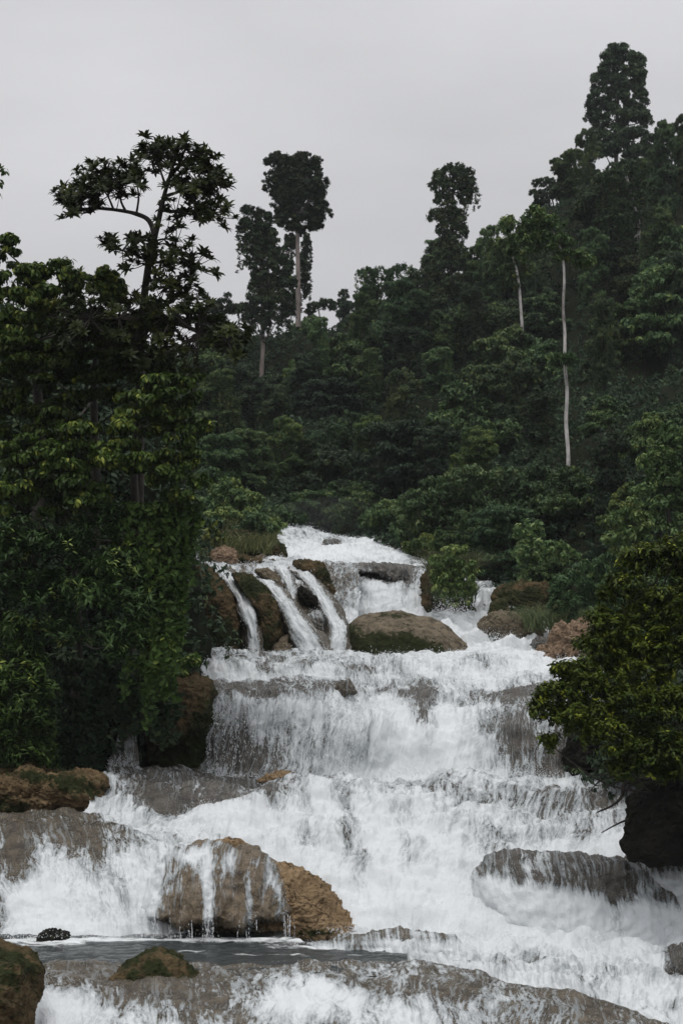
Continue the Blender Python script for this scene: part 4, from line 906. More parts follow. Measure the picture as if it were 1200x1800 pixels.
near_tree("leafy_tree", "bright leaved tree on the left bank bulging towards the falls above the vine curtain", "tree",
          [(295, 690, 55, 36, -.4), (240, 735, 70, 50), (310, 755, 38, 52), (150, 790, 80, 50), (60, 810, 70, 50), (225, 820, 70, 50), (300, 830, 40, 46), (110, 870, 80, 40), (20, 870, 50, 45), (342, 700, 18, 12), (352, 745, 22, 12), (336, 800, 22, 16), (350, 842, 18, 11), (334, 660, 26, 11), (322, 870, 20, 12)], 36.6, TU_BROAD, M_LEAF_BROAD, 54,
          (230, 1300, 40), ([(230, 1150, 4), (240, 950, 3.4), (235, 800, 2), (250, 710, .6)], 12, 4), M_BARK, 13, "trees of the left bank", tint=(.36, .24), young=.05)
near_tree("vine_thicket", "hanging curtain of vines on the left bank edge facing the falls", "vines",
          [(300, 895, 36, 40), (296, 950, 30, 40), (270, 1000, 44, 46), (276, 1060, 40, 44), (250, 1110, 44, 40), (245, 920, 50, 50), (304, 1000, 20, 26), (276, 1120, 30, 26), (262, 1165, 20, 26), (328, 885, 22, 20), (318, 940, 16, 18), (312, 1040, 14, 18), (296, 1085, 18, 14)], 37.2, TU_VINE, M_LEAF_BROAD, 52,
          (280, 1330, 40), None, M_BARK, 14, "trees of the left bank", tint=(.30, .22), young=.02, vine=(70, (.4, 1.6), .10), up=.2)
near_tree("feathery_tree", "feathery fine leaved dark tree spreading low over the left bank", "tree",
          [(90, 975, 85, 34), (190, 1010, 80, 34), (60, 1040, 70, 34), (150, 1065, 85, 36), (230, 1070, 50, 34), (30, 950, 60, 36), (160, 930, 70, 36), (210, 1130, 50, 34), (100, 1110, 60, 30)], 36.8, TU_FINE, M_LEAF_BROAD, 34,
          (130, 1340, 40), ([(130, 1250, 3.5), (140, 1120, 3), (130, 1000, 1.2)], 10, 4), M_BARK, 15, "trees of the left bank", tint=(.30, .2), young=.03, up=.7)
near_tree("shrub", "leafy shrub in the lower left corner of the dark bank", "shrub",
          [(20, 1120, 46, 30), (30, 1180, 50, 44), (50, 1240, 50, 46), (15, 1290, 50, 50), (70, 1290, 30, 40), (0, 1220, 40, 50), (40, 1335, 50, 26)], 36.4, TU_FINE, M_LEAF_BROAD, 36,
          (30, 1350, 37), ([(30, 1350, .5), (32, 1280, .2), (28, 1190)], 5, 2), M_BARK, 16, "trees of the left bank", tint=(.32, .22), young=.02)
near_tree("shrub", "small bright green sapling on the brown block beside the wide curtain fall", "shrub",
          [(330, 1168, 13, 14), (318, 1180, 10, 10), (340, 1158, 8, 8)], 41.0, TU_BROAD, M_LEAF_BROAD, 22,
          (328, 1195, 41), ([(328, 1195), (329, 1180), (331, 1165)], 1.2, .5), M_BARK, 17, tint=(.62, .2), young=.2)
near_tree("vine_thicket", "dark leafy creepers trailing in the shade above the hidden thin fall", "vines",
          [(250, 1200, 40, 40), (290, 1215, 22, 26), (130, 1180, 70, 40), (200, 1190, 40, 36), (110, 1240, 50, 50), (130, 1320, 50, 34), (150, 1270, 30, 40)], 38.8, TU_VINE, M_LEAF_DARK, 26,
          (200, 1330, 40), None, M_BARK, 18, "trees of the left bank", tint=(.3, .2), young=.0, vine=(90, (.4, 1.4), .10), up=.1)

# ---- the open tree with leaf rosettes
def rosette_tree():
    r = np.random.default_rng(21); Y = 37.0; k = Y / F
    root = thing("rosette_tree", "open crowned tree with star shaped leaf rosettes standing tall over the left bank", "tree", P(240, 1330, 40), "trees of the left bank")
    tr = [(245, 900, 4.0), (247, 660, 2.6), (252, 540, .6), (262, 460), (275, 405), (287, 350), (300, 305), (308, 275)]
    limbs = [([(272, 415), (262, 388), (240, 376), (205, 369), (165, 366), (135, 370)], 5, 2), ([(222, 373), (212, 350), (215, 325)], 2.6, 1), ([(200, 369), (190, 345), (178, 330)], 2.4, 1), ([(170, 367), (160, 350), (150, 338)], 2, 1), ([(240, 376), (244, 345), (240, 320)], 2.4, 1),
             ([(292, 330), (282, 300), (268, 270)], 2.8, 1), ([(298, 312), (318, 290), (335, 270)], 2.8, 1), ([(290, 345), (320, 335), (350, 320), (378, 318)], 3.2, 1), ([(283, 370), (310, 372), (345, 378), (375, 375)], 3, 1.2),
             ([(262, 460), (240, 448), (215, 440)], 2.6, 1), ([(262, 462), (300, 462), (340, 466)], 2.6, 1), ([(254, 510), (290, 505), (325, 520)], 2.6, 1), ([(250, 540), (300, 560), (350, 585), (400, 600)], 4, 1.4), ([(250, 560), (210, 560), (160, 560)], 3.4, 1.2), ([(250, 590), (230, 600), (190, 610)], 3, 1.2), ([(268, 425), (290, 420), (310, 425)], 2, 1)]
    lines = [(px_line(tr, Y), 9 * k, 2.2 * k)]
    ends = []
    for pts, a, b in limbs:
        z = r.normal(0, .35); pl = [(p[0], p[1], z * i / len(pts)) for i, p in enumerate(pts)]
        pw = px_line(pl, Y); lines.append((pw, a * k, b * k)); ends += [np.array(q) for q in pw[1:]]
    ends += [np.array(q) for q in px_line(tr[3:], Y)]; ends = np.array(ends)
    areas = [(185, 318, 60, 22, 34), (215, 318, 40, 26, 16), (150, 335, 36, 22, 16), (118, 358, 22, 20, 10), (158, 362, 16, 12, 5), (266, 262, 30, 13, 12), (258, 292, 24, 18, 7), (318, 268, 24, 18, 9), (350, 280, 26, 20, 12), (345, 305, 30, 22, 12), (300, 292, 34, 30, 10), (340, 345, 36, 22, 9), (362, 330, 26, 20, 6), (385, 318, 22, 18, 9), (318, 335, 30, 26, 10), (372, 372, 36, 22, 16), (350, 380, 20, 16, 6), (300, 380, 26, 26, 8),
             (215, 432, 34, 18, 12), (245, 448, 30, 22, 10), (330, 458, 34, 24, 14), (350, 475, 22, 18, 7), (300, 450, 24, 30, 9), (290, 490, 26, 22, 8), (335, 520, 26, 18, 10), (355, 540, 18, 12, 5),
             (300, 545, 40, 22, 16), (230, 550, 50, 24, 18), (150, 550, 60, 26, 20), (350, 580, 50, 20, 20), (395, 595, 42, 18, 20), (410, 610, 30, 14, 10), (270, 600, 60, 30, 20), (180, 600, 60, 26, 18), (100, 570, 40, 24, 10), (335, 655, 18, 12, 5), (310, 625, 30, 20, 8)]
    pos, ax = [], []
    for (u, v, ru, rv, n) in areas:
        for _ in range(int(n * 1.7)):
            a = r.uniform(0, 6.28); q = math.sqrt(r.uniform(0, 1))
            p = P(u + 1.08 * ru * q * math.cos(a) + r.normal(0, 4), v + 1.25 * rv * q * math.sin(a) + r.normal(0, 6), Y + r.normal(0, .45))
            pos.append(p); e = ends[np.argmin(np.linalg.norm(ends - p - np.array([0, 0, -.15]), axis=1))]
            d = p - e; ax.append(unit(d * .6 + np.array([0, -.15, .55])))
            if np.linalg.norm(d) < 1.4: lines.append(([e, e + d * .5 + np.array([0, 0, -.03]), p], 1.1 * k, .5 * k))
    pos, ax = np.array(pos), np.array(ax)
    tubes("trunk", root, lines, M_BARK, 7)
    foliage("crown", root, pos, ax, TU_ROS, M_LEAF_ROSETTE, r, (.7, 1.15), (.30, .2), .015)
    vp, va = vines(r, px_clumps([(285, 470, 20, 60), (275, 420, 14, 40), (300, 540, 40, 20), (320, 600, 30, 20)], Y), 26, 0, (.3, 1.0), .09)
    foliage("vine", root, vp, va, TU_VINE, M_LEAF_ROSETTE, r, (.5, .8), (.4, .2), .05)
rosette_tree()
# a bough poking in from beyond the left edge
near_tree("overhanging_bough", "bough of drooping leaves poking in at the left edge of the sky", "bough",
          [(2, 298, 16, 7), (-12, 322, 16, 12), (-6, 345, 12, 10), (-40, 320, 30, 40)], 36.0, TU_BROAD, M_LEAF_BROAD, 26, (-60, 340, 36), ([(-120, 380), (-60, 335), (-20, 310), (10, 296)], 2.4, .6), M_BARK, 22, tint=(.25, .1), young=0, sub=False, limbs=False)

# ---- the right tree
near_tree("yellow_green_tree", "yellow green tipped bushy tree leaning over the water from the right bank", "tree",
          [(1155, 1000, 66, 40, .3), (1190, 970, 40, 24, .3), (1105, 1050, 50, 40), (1180, 1080, 60, 50), (1070, 1105, 48, 34), (1130, 1110, 50, 40), (1050, 1150, 52, 34), (1130, 1170, 60, 44), (1200, 1160, 50, 60), (1010, 1200, 50, 30, -.2), (975, 1228, 38, 26, -.3), (948, 1252, 20, 14, -.3), (990, 1268, 44, 26, -.3),
           (962, 1306, 20, 14, -.3), (1055, 1220, 52, 36, -.3), (1115, 1250, 60, 40, -.4), (1185, 1260, 56, 46, -.3), (1075, 1300, 54, 32, -.5), (1145, 1320, 60, 38, -.5), (1200, 1330, 50, 36, -.4), (1030, 1262, 40, 28, -.4), (1110, 1355, 44, 18, -.4), (1165, 1365, 40, 14, -.3), (983, 1182, 14, 9, -.2)], 30.0, TU_SMALL, M_LEAF_RIGHT, 165,
          (1180, 1400, 31), ([(1190, 1400, .6), (1170, 1330, .4), (1160, 1200, .3), (1155, 1080, .2)], 11, 4), M_BARK, 31, tint=(.36, .20), young=.07, up=.6, nb=(15, 21), bs=(.2, .38))
rt = thing("driftwood", "bare dark roots and twigs sticking out over the terrace below the right tree", "branch", P(1110, 1390, 30.5))
tubes("branch", rt, [(px_line(q, 30.4), a * 30 / F, b * 30 / F) for q, a, b in [
    ([(1130, 1370), (1098, 1376), (1092, 1400), (1075, 1416), (1048, 1428)], 5, 1.2), ([(1120, 1372), (1105, 1385), (1130, 1395)], 3, 1), ([(1150, 1368), (1110, 1378), (1098, 1400)], 3.5, 1), ([(1160, 1420), (1110, 1438), (1085, 1448), (1056, 1464)], 3, .8),
    ([(1120, 1362), (1060, 1370), (1035, 1392)], 2.5, .6), ([(1100, 1366), (1075, 1378), (1060, 1384)], 1.8, .5), ([(1130, 1385), (1120, 1398), (1140, 1404)], 2, .6), ([(1080, 1340), (1050, 1352), (1020, 1350)], 1.6, .5), ([(1100, 1350), (1060, 1362), (1026, 1362)], 1.6, .5)]], M_BARK, 6)

# ------------------------------------------------------------------ grass and low plants
def grass_clump(name, label, u0, u1, vb, h, Y, n, seed, cat='grass', hang=0.6):
    r = np.random.default_rng(seed); k = Y / F
    uu = r.uniform(u0, u1, n); base = P(uu, vb + r.normal(0, 6, n), Y + r.normal(0, .5, n))
    hh = h * k * r.uniform(.45, 1.1, n); lean = r.normal(0, .7, (n, 2)); lean[:, 0] += 1.2 * (uu - (u0 + u1) / 2) / (u1 - u0); w = .62 * k * r.uniform(.7, 1.4, n)
    t = np.linspace(0, 1, 5)
    ctr = base[:, None, :] + np.stack([lean[:, 0:1] * hh[:, None] * t ** 2, lean[:, 1:2] * hh[:, None] * t ** 2 - .15 * hh[:, None] * t ** 2, hh[:, None] * (t - hang * t ** 3)], -1)
    side = np.stack([np.cos(a_ := r.uniform(-.6, .6, n)), np.sin(a_), 0 * a_], -1)[:, None, :] * (w[:, None] * (1 - t * .92))[..., None]
    v = np.stack([ctr - side, ctr + side], 2).reshape(n, -1, 3)
    i = np.arange(4) * 2
    q = np.stack([i, i + 1, i + 3, i + 2], -1)[None] + (10 * np.arange(n))[:, None, None]
    tint = np.repeat(np.clip(r.normal(.45, .22, n), 0, 1), 10)
    o = mesh(name, v.reshape(-1, 3), q.reshape(-1, 4), M_GRASS, attrs={'tint': tint}); tag(o, label, cat)
grass_clump("grass_clump", "tall feathery grass clump on the rock right of the topmost white water", 752, 836, 1006, 60, 60.6, 900, 51)
grass_clump("grass_clump", "hanging grass on the face of the grass topped rock by the right channel", 762, 836, 1050, 44, 60.2, 400, 52)
grass_clump("grass_clump", "wild grass on the hump left of the topmost white water", 345, 478, 966, 46, 61.4, 1100, 53)
grass_clump("grass_clump", "pale dry grass behind the grassy hump, beside the left trees", 325, 420, 940, 44, 66, 500, 54)
grass_clump("grass_clump", "drooping grass below the slope bushes above the orange rock", 920, 1010, 1100, 60, 55, 900, 55)
grass_clump("grass_clump", "thin grass on the left bank beside the mossy brown rock of the upper falls", 318, 352, 1190, 60, 48, 300, 56)
grass_clump("grass_clump", "tuft of grass on the low tan ledge of the left bank", 104, 136, 1372, 28, 37.8, 520, 57)
near_tree("shrub", "round leafy bush crowning the grassy hump left of the topmost white water", "shrub",
          [(450, 920, 26, 20), (470, 938, 20, 18), (430, 935, 24, 22), (440, 955, 30, 18), (395, 948, 30, 16), (470, 958, 22, 18), (350, 950, 22, 18), (415, 965, 26, 12), (370, 925, 22, 16)], 63, TU_FARFINE, M_LEAF_FOREST, 5, (450, 975, 64), ([(450, 975), (450, 950), (452, 930)], 2, 1), M_BARK, 61, tint=(.4, .2), young=.05)
near_tree("shrub", "bright little bush low on the grassy hump beside the left trees", "shrub",
          [(372, 940, 14, 10), (362, 950, 12, 10), (385, 948, 10, 8)], 61, TU_VINE, M_LEAF_BROAD, 14, (372, 966, 61), ([(372, 966), (372, 950), (373, 940)], 1, .5), M_BARK, 62, tint=(.62, .2), young=.1, scale=(1.2, 1.9))
boulder("mossy_hump", "earthy mossy hump of rock left of the topmost white water", [(320, 1000), (325, 960), (370, 945), (430, 940), (475, 946), (494, 962), (500, 985), (480, 998)], 63.5, 2.0, M_ROCK_MOSS, lump=.3, fine=.1, moss=[(410, 960, 70, 25, .9)], cat='rock')
near_tree("shrub", "leafy green plants on the face of the grass topped rock by the right channel", "shrub",
          [(800, 1005, 24, 26), (818, 1030, 20, 26), (788, 1030, 26, 30), (772, 995, 22, 22), (800, 972, 26, 16), (805, 1050, 26, 16), (825, 1005, 18, 22), (770, 1030, 18, 26)], 58.8, TU_FARFINE, M_LEAF_BUSH, 12, (795, 1060, 61), None, M_BARK, 63, tint=(.5, .2), young=.04, scale=(.6, 1.0))

# ------------------------------------------------------------------ forest on the slopes
def copy_tree(root):
    c = root.copy(); C.objects.link(c)
    for ch in root.children:
        d = ch.copy(); C.objects.link(d); d.parent = c; d.matrix_parent_inverse = ch.matrix_parent_inverse.copy()
    return c
def proto(seed, shape, mat, tufts, dens, tint, young, up=.45, vine=None):
    """a forest tree about 3.2 m in crown radius, standing at the origin; returns builder data"""
    r = np.random.default_rng(seed)
    cl_ = []
    if shape == 'round':
        for i in range(15):
            a = i * 2.4; q = math.sqrt((i + .5) / 15) * 2.6
            cl_.append((q * math.cos(a), q * math.sin(a), 4.7 + r.uniform(-.8, .9) - q * .9, r.uniform(.8, 1.35), r.uniform(.8, 1.35), r.uniform(.6, .9)))
        cl_.append((0, 0, 3.0, 2.0, 2.0, 1.6)); h = 5.5
    elif shape == 'tiers':
        for lv in range(4):
            for i in range(4):
                a = i * 1.6 + lv; q = 2.0 - .3 * lv + r.uniform(-.4, .4)
                cl_.append((q * math.cos(a), q * math.sin(a), 2.2 + lv * 1.25 + r.uniform(-.3, .3), r.uniform(1.1, 1.5), r.uniform(1.1, 1.5), r.uniform(.45, .65)))
        cl_.append((0, 0, 4, 1.3, 1.3, 2.5)); h = 6.5
    elif shape == 'column':
        for lv in range(9):
            a = lv * 2.1; q = r.uniform(.3, .9)
            cl_.append((q * math.cos(a), q * math.sin(a), .8 + lv * .95, r.uniform(1.2, 1.7), r.uniform(1.2, 1.7), r.uniform(.8, 1.1)))
        h = 9
    else:  # mound
        for i in range(9):
            a = i * 2.4; q = math.sqrt((i + .5) / 9) * 2.6
            cl_.append((q * math.cos(a), q * math.sin(a), 2.3 - q * .45 + r.uniform(-.3, .4), r.uniform(1.1, 1.5), r.uniform(1.1, 1.5), r.uniform(.7, 1.0)))
        cl_.append((0, 0, 1.2, 2.2, 2.2, 1.3)); h = 3
    p, a = crown_points(cl_, dens * 2.5, r, True, up, bias=.8, flat=.8, nb=(9, 14), bs=(.24, .5))
    if vine:
        vp, va = vines(r, cl_, vine, 0, (.8, 3.0), .2); p = np.vstack([p, vp]); a = np.vstack([a, va])
    lines = [([(0, 0, -1.5), (.1, 0, h * .3), (-.05, .1, h * .75)], .24, .09)]
    for c in cl_[::2]:
        lines.append(([(0, 0, h * .3), ((c[0]) * .5, c[1] * .5, (h * .3 + c[2]) * .5 - .1), c[:3]], .1, .03))
    return dict(p=p, a=a, lines=lines, mat=mat, tufts=tufts, tint=tint, young=young, seed=seed)
def plant(name, label, cat, pr, loc, s, rz, group):
    if 'root' not in pr:
        r = np.random.default_rng(pr['seed'] + 500)
        root = thing(name, label, cat, (0, 0, 0), group)
        tubes("trunk", root, pr['lines'], M_BARK, 6)
        foliage("crown", root, pr['p'], pr['a'], pr['tufts'], pr['mat'], r, (.75, 1.25), pr['tint'], pr['young'], .35)
        pr['root'] = root
    else:
        root = copy_tree(pr['root']); root.name = name
        tag(root, label, cat, group)
    root.location = tuple(float(x) for x in loc); root.scale = (s * random.uniform(.9, 1.1), s * random.uniform(.9, 1.1), s * random.uniform(.9, 1.15)); root.rotation_euler = (0, 0, rz)
    return root

PROTO = {
    'round': ("forest_tree", "rounded green tree", [proto(200, 'round', M_LEAF_FOREST, TU_FARFINE, 5.2, (.38, .2), .05, .45, 34), proto(201, 'round', M_LEAF_FOREST, TU_FAR, 3.6, (.44, .2), .05)]),
    'dark': ("forest_tree", "dark dense tree", [proto(202, 'round', M_LEAF_DARK, TU_FARFINE, 5.2, (.4, .2), .04, .45, 34), proto(203, 'tiers', M_LEAF_DARK, TU_FAR, 3.6, (.4, .2), .03)]),
    'tiers': ("forest_tree", "layered leafy tree", [proto(204, 'tiers', M_LEAF_FOREST, TU_FAR, 3.8, (.45, .2), .07), proto(205, 'tiers', M_LEAF_FOREST, TU_FARFINE, 5.0, (.36, .2), .04)]),
    'column': ("vine_covered_tree", "vine covered tree", [proto(206, 'column', M_LEAF_FOREST, TU_FARFINE, 5.0, (.36, .2), .03, .15, 60), proto(207, 'column', M_LEAF_DARK, TU_FARFINE, 5.2, (.5, .2), .03, .15, 60)]),
    'mound': ("bush", "low mounded bush", [proto(208, 'mound', M_LEAF_FOREST, TU_FARFINE, 5.5, (.42, .2), .06), proto(209, 'mound', M_LEAF_FOREST, TU_FAR, 3.8, (.5, .2), .08)]),
}
hp, hu_v = HILL['p'], pix(HILL['p'])
front = hp.shape[0]
_flat = hp.reshape(-1, 3); _u, _v = hu_v[0].ravel(), hu_v[1].ravel()
_okm = _flat[:, 1] < 140
def on_hill(u, v):
    d = (_u - u) ** 2 + (_v - v) ** 2 + np.where(_okm, 0, 1e7)
    return _flat[np.argmin(d)]
COLS = [(372, "behind the left bank's trees"), (425, "left below the vine wrapped skyline tree"), (480, "below the vine wrapped skyline tree"), (540, "under the lollipop tree's bare trunk"), (600, "above the head of the falls"), (655, "left of the knobbly vine tower"),
        (715, "just left under the knobbly vine tower"), (775, "straight below the knobbly vine tower"), (835, "just right of the knobbly vine tower"), (890, "by the short white trunk"), (950, "left of the long white trunk"), (1015, "right of the long white trunk"), (1075, "beneath the vine tower on the right"), (1130, "beneath the tallest crown"), (1185, "at the right edge")]
ROWS = [(0.05, "at the slope's foot"), (0.23, "low on the slope"), (0.42, "on the lower slope"), (0.60, "on the upper slope"), (0.78, "high on the slope"), (0.96, "on the crest")]
def base_v(u): return float(np.interp(u, [300, 480, 560, 650, 700, 780, 850, 930, 1040, 1200], [965, 925, 925, 940, 960, 985, 1010, 1040, 1085, 1120]))
def crest_v(u): return float(np.interp(u, [300, 430, 560, 600, 640, 740, 850, 930, 1000, 1100, 1200], [640, 610, 625, 600, 560, 530, 495, 430, 365, 315, 310]))
rt_ = random.Random(5)
for ri, (fr, rowtxt) in enumerate(ROWS):
    for ci, (cu, coltxt) in enumerate(COLS):
        u = cu + rt_.uniform(-16, 16); v = base_v(u) + (crest_v(u) - base_v(u)) * (fr + rt_.uniform(-.04, .04))
        kinds = ['mound', 'mound', 'round', 'tiers'] if ri == 0 else ['round', 'dark', 'tiers', 'column', 'column', 'round'] if ri < 4 else ['round', 'dark', 'column', 'column', 'round']
        kd = rt_.choice(kinds); nm, look, prs = PROTO[kd]; pr = prs[rt_.randrange(2)]
        loc = on_hill(u, v); Yd = loc[1]
        s = rt_.uniform(56, 98) * Yd / F / 3.2
        if abs(u - 995) < 34 and 470 < v < 860 or abs(u - 462) < 42 and 570 < v < 720: continue
        if kd == 'column': s *= .8
        if ri == 5: s *= .75
        plant(nm, f"{look} {rowtxt} {coltxt}", "bush" if kd == 'mound' else "tree", pr, loc + np.array([0, 0, -s * (2.6 if kd != 'mound' else 1.0)]), s, rt_.uniform(0, 6.28), "forest trees on the far slope")

for (u, v, w, lab) in [(1035, 372, 34, "vine covered tree on the ridge just left of the tallest crown's foot"), (1000, 405, 30, "vine covered tree on the ridge above the long white trunk"), (1160, 390, 38, "vine covered tree on the ridge just right of the tallest crown's foot"), (1195, 350, 34, "vine covered tree on the ridge at the right edge of the picture"),
                       (1040, 520, 36, "vine draped tree in the dark hollow right of the long white trunk"), (1150, 520, 40, "vine draped tree high on the right slope beside the vine draped tower"), (1185, 620, 40, "vine draped tree on the right slope under the right ridge edge"), (860, 540, 34, "vine draped tree between the knobbly tower and the short white trunk"),
                       (835, 640, 32, "vine draped tree on the slope below right of the knobbly tower"), (735, 620, 34, "vine draped tree on the slope below left of the knobbly tower"), (640, 660, 32, "vine draped tree on the slope below the squat vine draped column"), (945, 560, 34, "vine draped tree between the two white trunks"), (1055, 690, 36, "vine draped tree low in the hollow right of the long white trunk"), (560, 690, 30, "vine draped tree on the slope above the topmost white water")]:
    loc = on_hill(u, v); s = w * loc[1] / F / 1.7
    plant("vine_covered_tree", lab, "tree", PROTO['column'][2][(u // 5) % 2], loc + np.array([0, -.8, -s * 1.5]), s * .62, rt_.uniform(0, 6.28), "forest trees on the far slope").scale.z *= 1.45
# undergrowth covering the slopes as one mass
def ground_cover(name, label, info, n, tufts, mat, seed, sel, scale, lift=.5, group=None):
    r = np.random.default_rng(seed); p = info['p'].reshape(-1, 3); nr = info['n'].reshape(-1, 3)
    idx = np.where(sel(p))[0]; idx = r.choice(idx, n)
    q = p[idx] + r.normal(0, .35, (n, 3))
    h = fbm(q * np.array([.22, .22, .16]), 3) + .6 * fbm(q * .8, 2)
    keep = h > -.55; q, idx, h = q[keep], idx[keep], h[keep]
    q = q + nr[idx] * (lift * (1.3 + 2.2 * h))[:, None] * r.uniform(.6, 1.0, (len(q), 1))
    ax = nr[idx] * .6 + np.array([0, -.1, .55]) + r.normal(0, .35, q.shape)
    o = foliage(name, None, q, ax, tufts, mat, r, scale, (.36, .2), .04, .15); tag(o, label, kind='stuff')
ground_cover("undergrowth", "tangled undergrowth and creepers covering the far slope", HILL, 110000, TU_FAR, M_LEAF_DARK, 71, lambda p: (p[:, 1] < 142) & (p[:, 0] > -14) & (p[:, 0] < 34), (.7, 1.2), .36)  # darker leaf colour here imitates deep shadow in the gaps between tree crowns
ground_cover("undergrowth", "leaf litter and creepers covering the dark left bank", BANK, 9000, TU_VINE, M_LEAF_DARK, 72, lambda p: (pix(p)[0] > -60) & (pix(p)[1] < 1330) & (p[:, 1] < 56), (.8, 1.5), .22)
ground_cover("undergrowth", "creepers covering the right bank under the yellow green tree", RBANK, 2500, TU_VINE, M_LEAF_DARK, 73, lambda p: (pix(p)[0] > 1030) & (pix(p)[0] < 1300) & (p[:, 1] > 36), (.8, 1.4), .2)

def tall_tree(name, label, clumps, Y, trunk, bark, seed, mat=M_LEAF_DARK, tufts=TU_FARFINE, dens=3.6, base=None, vine=None, group=None, tint=(.4, .2), limbs=True, scale=(.8, 1.25), cat='tree'):
    return near_tree(name, label, cat, clumps, Y, tufts, mat, dens, base, trunk, bark, seed, group, tint, .03, vine, scale, True, .4, limbs, .4, .85, (18, 26), (.16, .44), .9)
G = "tall trees on the skyline"
tall_tree("lollipop_tree", "tall dark round headed tree on a straight bare pale trunk against the sky",
          [(490, 288, 26, 20), (535, 290, 32, 22), (480, 320, 22, 22), (520, 320, 40, 26), (558, 325, 20, 24), (500, 352, 26, 24), (545, 355, 30, 26), (568, 372, 16, 18), (505, 382, 26, 22), (532, 390, 30, 22), (555, 388, 18, 14), (520, 405, 18, 10), (512, 300, 28, 22), (528, 340, 34, 26), (520, 365, 30, 22), (500, 335, 26, 22)], 119, ([(524, 575), (524, 500), (523, 430), (524, 380)], 5.2, 3), M_BARK_GREY, 81, base=(524, 590, 119), group=G, dens=9.1)
tall_tree("vine_wrapped_tree", "broad vine wrapped column tree left of the bare pale trunk of the lollipop tree",
          [(440, 372, 18, 12), (460, 382, 18, 14), (435, 400, 18, 18), (462, 410, 24, 20), (440, 430, 20, 20), (475, 440, 28, 24), (450, 465, 24, 22), (490, 470, 26, 24), (462, 495, 26, 24), (500, 500, 24, 26), (455, 530, 26, 22), (490, 535, 30, 24), (450, 560, 24, 20), (485, 565, 30, 20), (515, 530, 16, 24, 16), (534, 470, 12, 30, 16), (538, 430, 9, 20, 16), (510, 440, 14, 30, 16), (536, 500, 10, 24, 16), (430, 545, 16, 14)], 110, ([(459, 710), (460, 650), (462, 600), (460, 500), (455, 400)], 5, 3), M_BARK_GREY, 82, base=(459, 715, 110), vine=(60, (1.0, 4.0), .3), group=G, dens=8.8)
tall_tree("vine_wrapped_tree", "knobbly headed vine tower standing alone in the middle of the skyline",
          [(785, 305, 24, 13), (815, 308, 20, 14), (768, 322, 15, 13), (826, 325, 14, 15), (795, 328, 24, 16), (798, 296, 20, 9), (778, 348, 18, 13), (816, 345, 14, 14), (790, 368, 22, 16), (768, 380, 17, 13), (805, 385, 18, 14), (785, 400, 22, 14), (812, 408, 11, 12), (790, 425, 24, 15), (770, 440, 22, 18), (800, 450, 24, 20), (780, 475, 30, 22), (795, 505, 30, 26), (775, 530, 30, 26), (805, 550, 26, 26), (752, 470, 14, 24), (790, 580, 30, 26)], 118, ([(795, 640), (794, 560), (792, 450), (796, 340)], 4.5, 2), M_BARK, 83, base=(795, 650, 118), vine=(34, (.8, 2.2), .28), group=G, dens=8.8)
tall_tree("emergent_tree", "tallest tree, a big egg shaped dark crown over the right ridge",
          [(1085, 92, 26, 16), (1070, 112, 26, 20), (1105, 110, 28, 20), (1060, 140, 26, 20), (1095, 140, 36, 22), (1125, 142, 14, 22), (1050, 175, 24, 20), (1085, 170, 30, 22), (1120, 175, 20, 22), (1048, 210, 22, 18), (1078, 205, 30, 22), (1115, 205, 26, 20), (1135, 212, 12, 12), (1050, 240, 20, 18), (1085, 240, 30, 20), (1060, 262, 20, 12), (1040, 190, 14, 16)], 148, ([(1085, 380), (1082, 300), (1084, 220), (1086, 130)], 5, 2.5), M_BARK, 84, base=(1085, 390, 148), group=G, dens=7.4, scale=(1.0, 1.5))
tall_tree("forest_tree", "dark wide tree tucked under the tallest crown on the right ridge",
          [(1110, 238, 28, 14), (1140, 250, 26, 14), (1090, 262, 26, 18), (1125, 275, 34, 20), (1158, 268, 18, 14), (1100, 300, 30, 22), (1145, 305, 26, 22), (1115, 330, 32, 22)], 142, ([(1120, 400), (1120, 330), (1118, 270)], 5, 3), M_BARK, 85, base=(1120, 410, 142), group=G, dens=7.0, scale=(1.0, 1.5))
tall_tree("vine_wrapped_tree", "long vine draped tower below the tallest crown on the right slope",
          [(1095, 300, 30, 20), (1080, 335, 28, 24), (1110, 345, 24, 24), (1095, 385, 30, 26), (1080, 420, 26, 26), (1110, 440, 24, 26), (1090, 470, 30, 28), (1075, 510, 28, 28), (1105, 520, 24, 30), (1090, 560, 30, 28), (1075, 600, 28, 28), (1105, 610, 24, 28), (1090, 645, 30, 26)], 112, ([(1122, 700), (1122, 560), (1122, 410), (1118, 380), (1100, 310)], 4, 2.2), M_BARK_PALE, 86, mat=M_LEAF_FOREST, base=(1100, 700, 112), vine=(50, (1, 3), .28), group=G, tint=(.26, .18), dens=3.4)
tall_tree("pale_trunk_tree", "tree with a very long thin white trunk running down the dark right slope",
          [(900, 400, 30, 22), (935, 385, 30, 22), (968, 400, 30, 22), (985, 425, 20, 14), (950, 425, 34, 20), (915, 430, 26, 22), (1000, 450, 26, 12), (1030, 458, 18, 10)], 72, ([(997, 850), (998, 800), (994, 740), (996, 690), (992, 640), (992, 590), (989, 540), (991, 490), (987, 445), (972, 410)], 3.8, 1.8), M_BARK_PALE, 87, mat=M_LEAF_FOREST, base=(997, 860, 72), group=G, limbs=False, tint=(.36, .2), dens=3.6)
tall_tree("pale_trunk_tree", "tree with a short leaning white trunk left of the long white trunk",
          [(895, 440, 28, 22), (880, 470, 22, 22), (912, 470, 26, 20), (895, 495, 20, 16), (870, 435, 18, 18)], 101, ([(919, 620), (916, 560), (910, 490), (900, 450)], 2.8, 2), M_BARK_PALE, 88, mat=M_LEAF_FOREST, base=(919, 630, 101), group=G, limbs=False, tint=(.3, .2), dens=3.6)
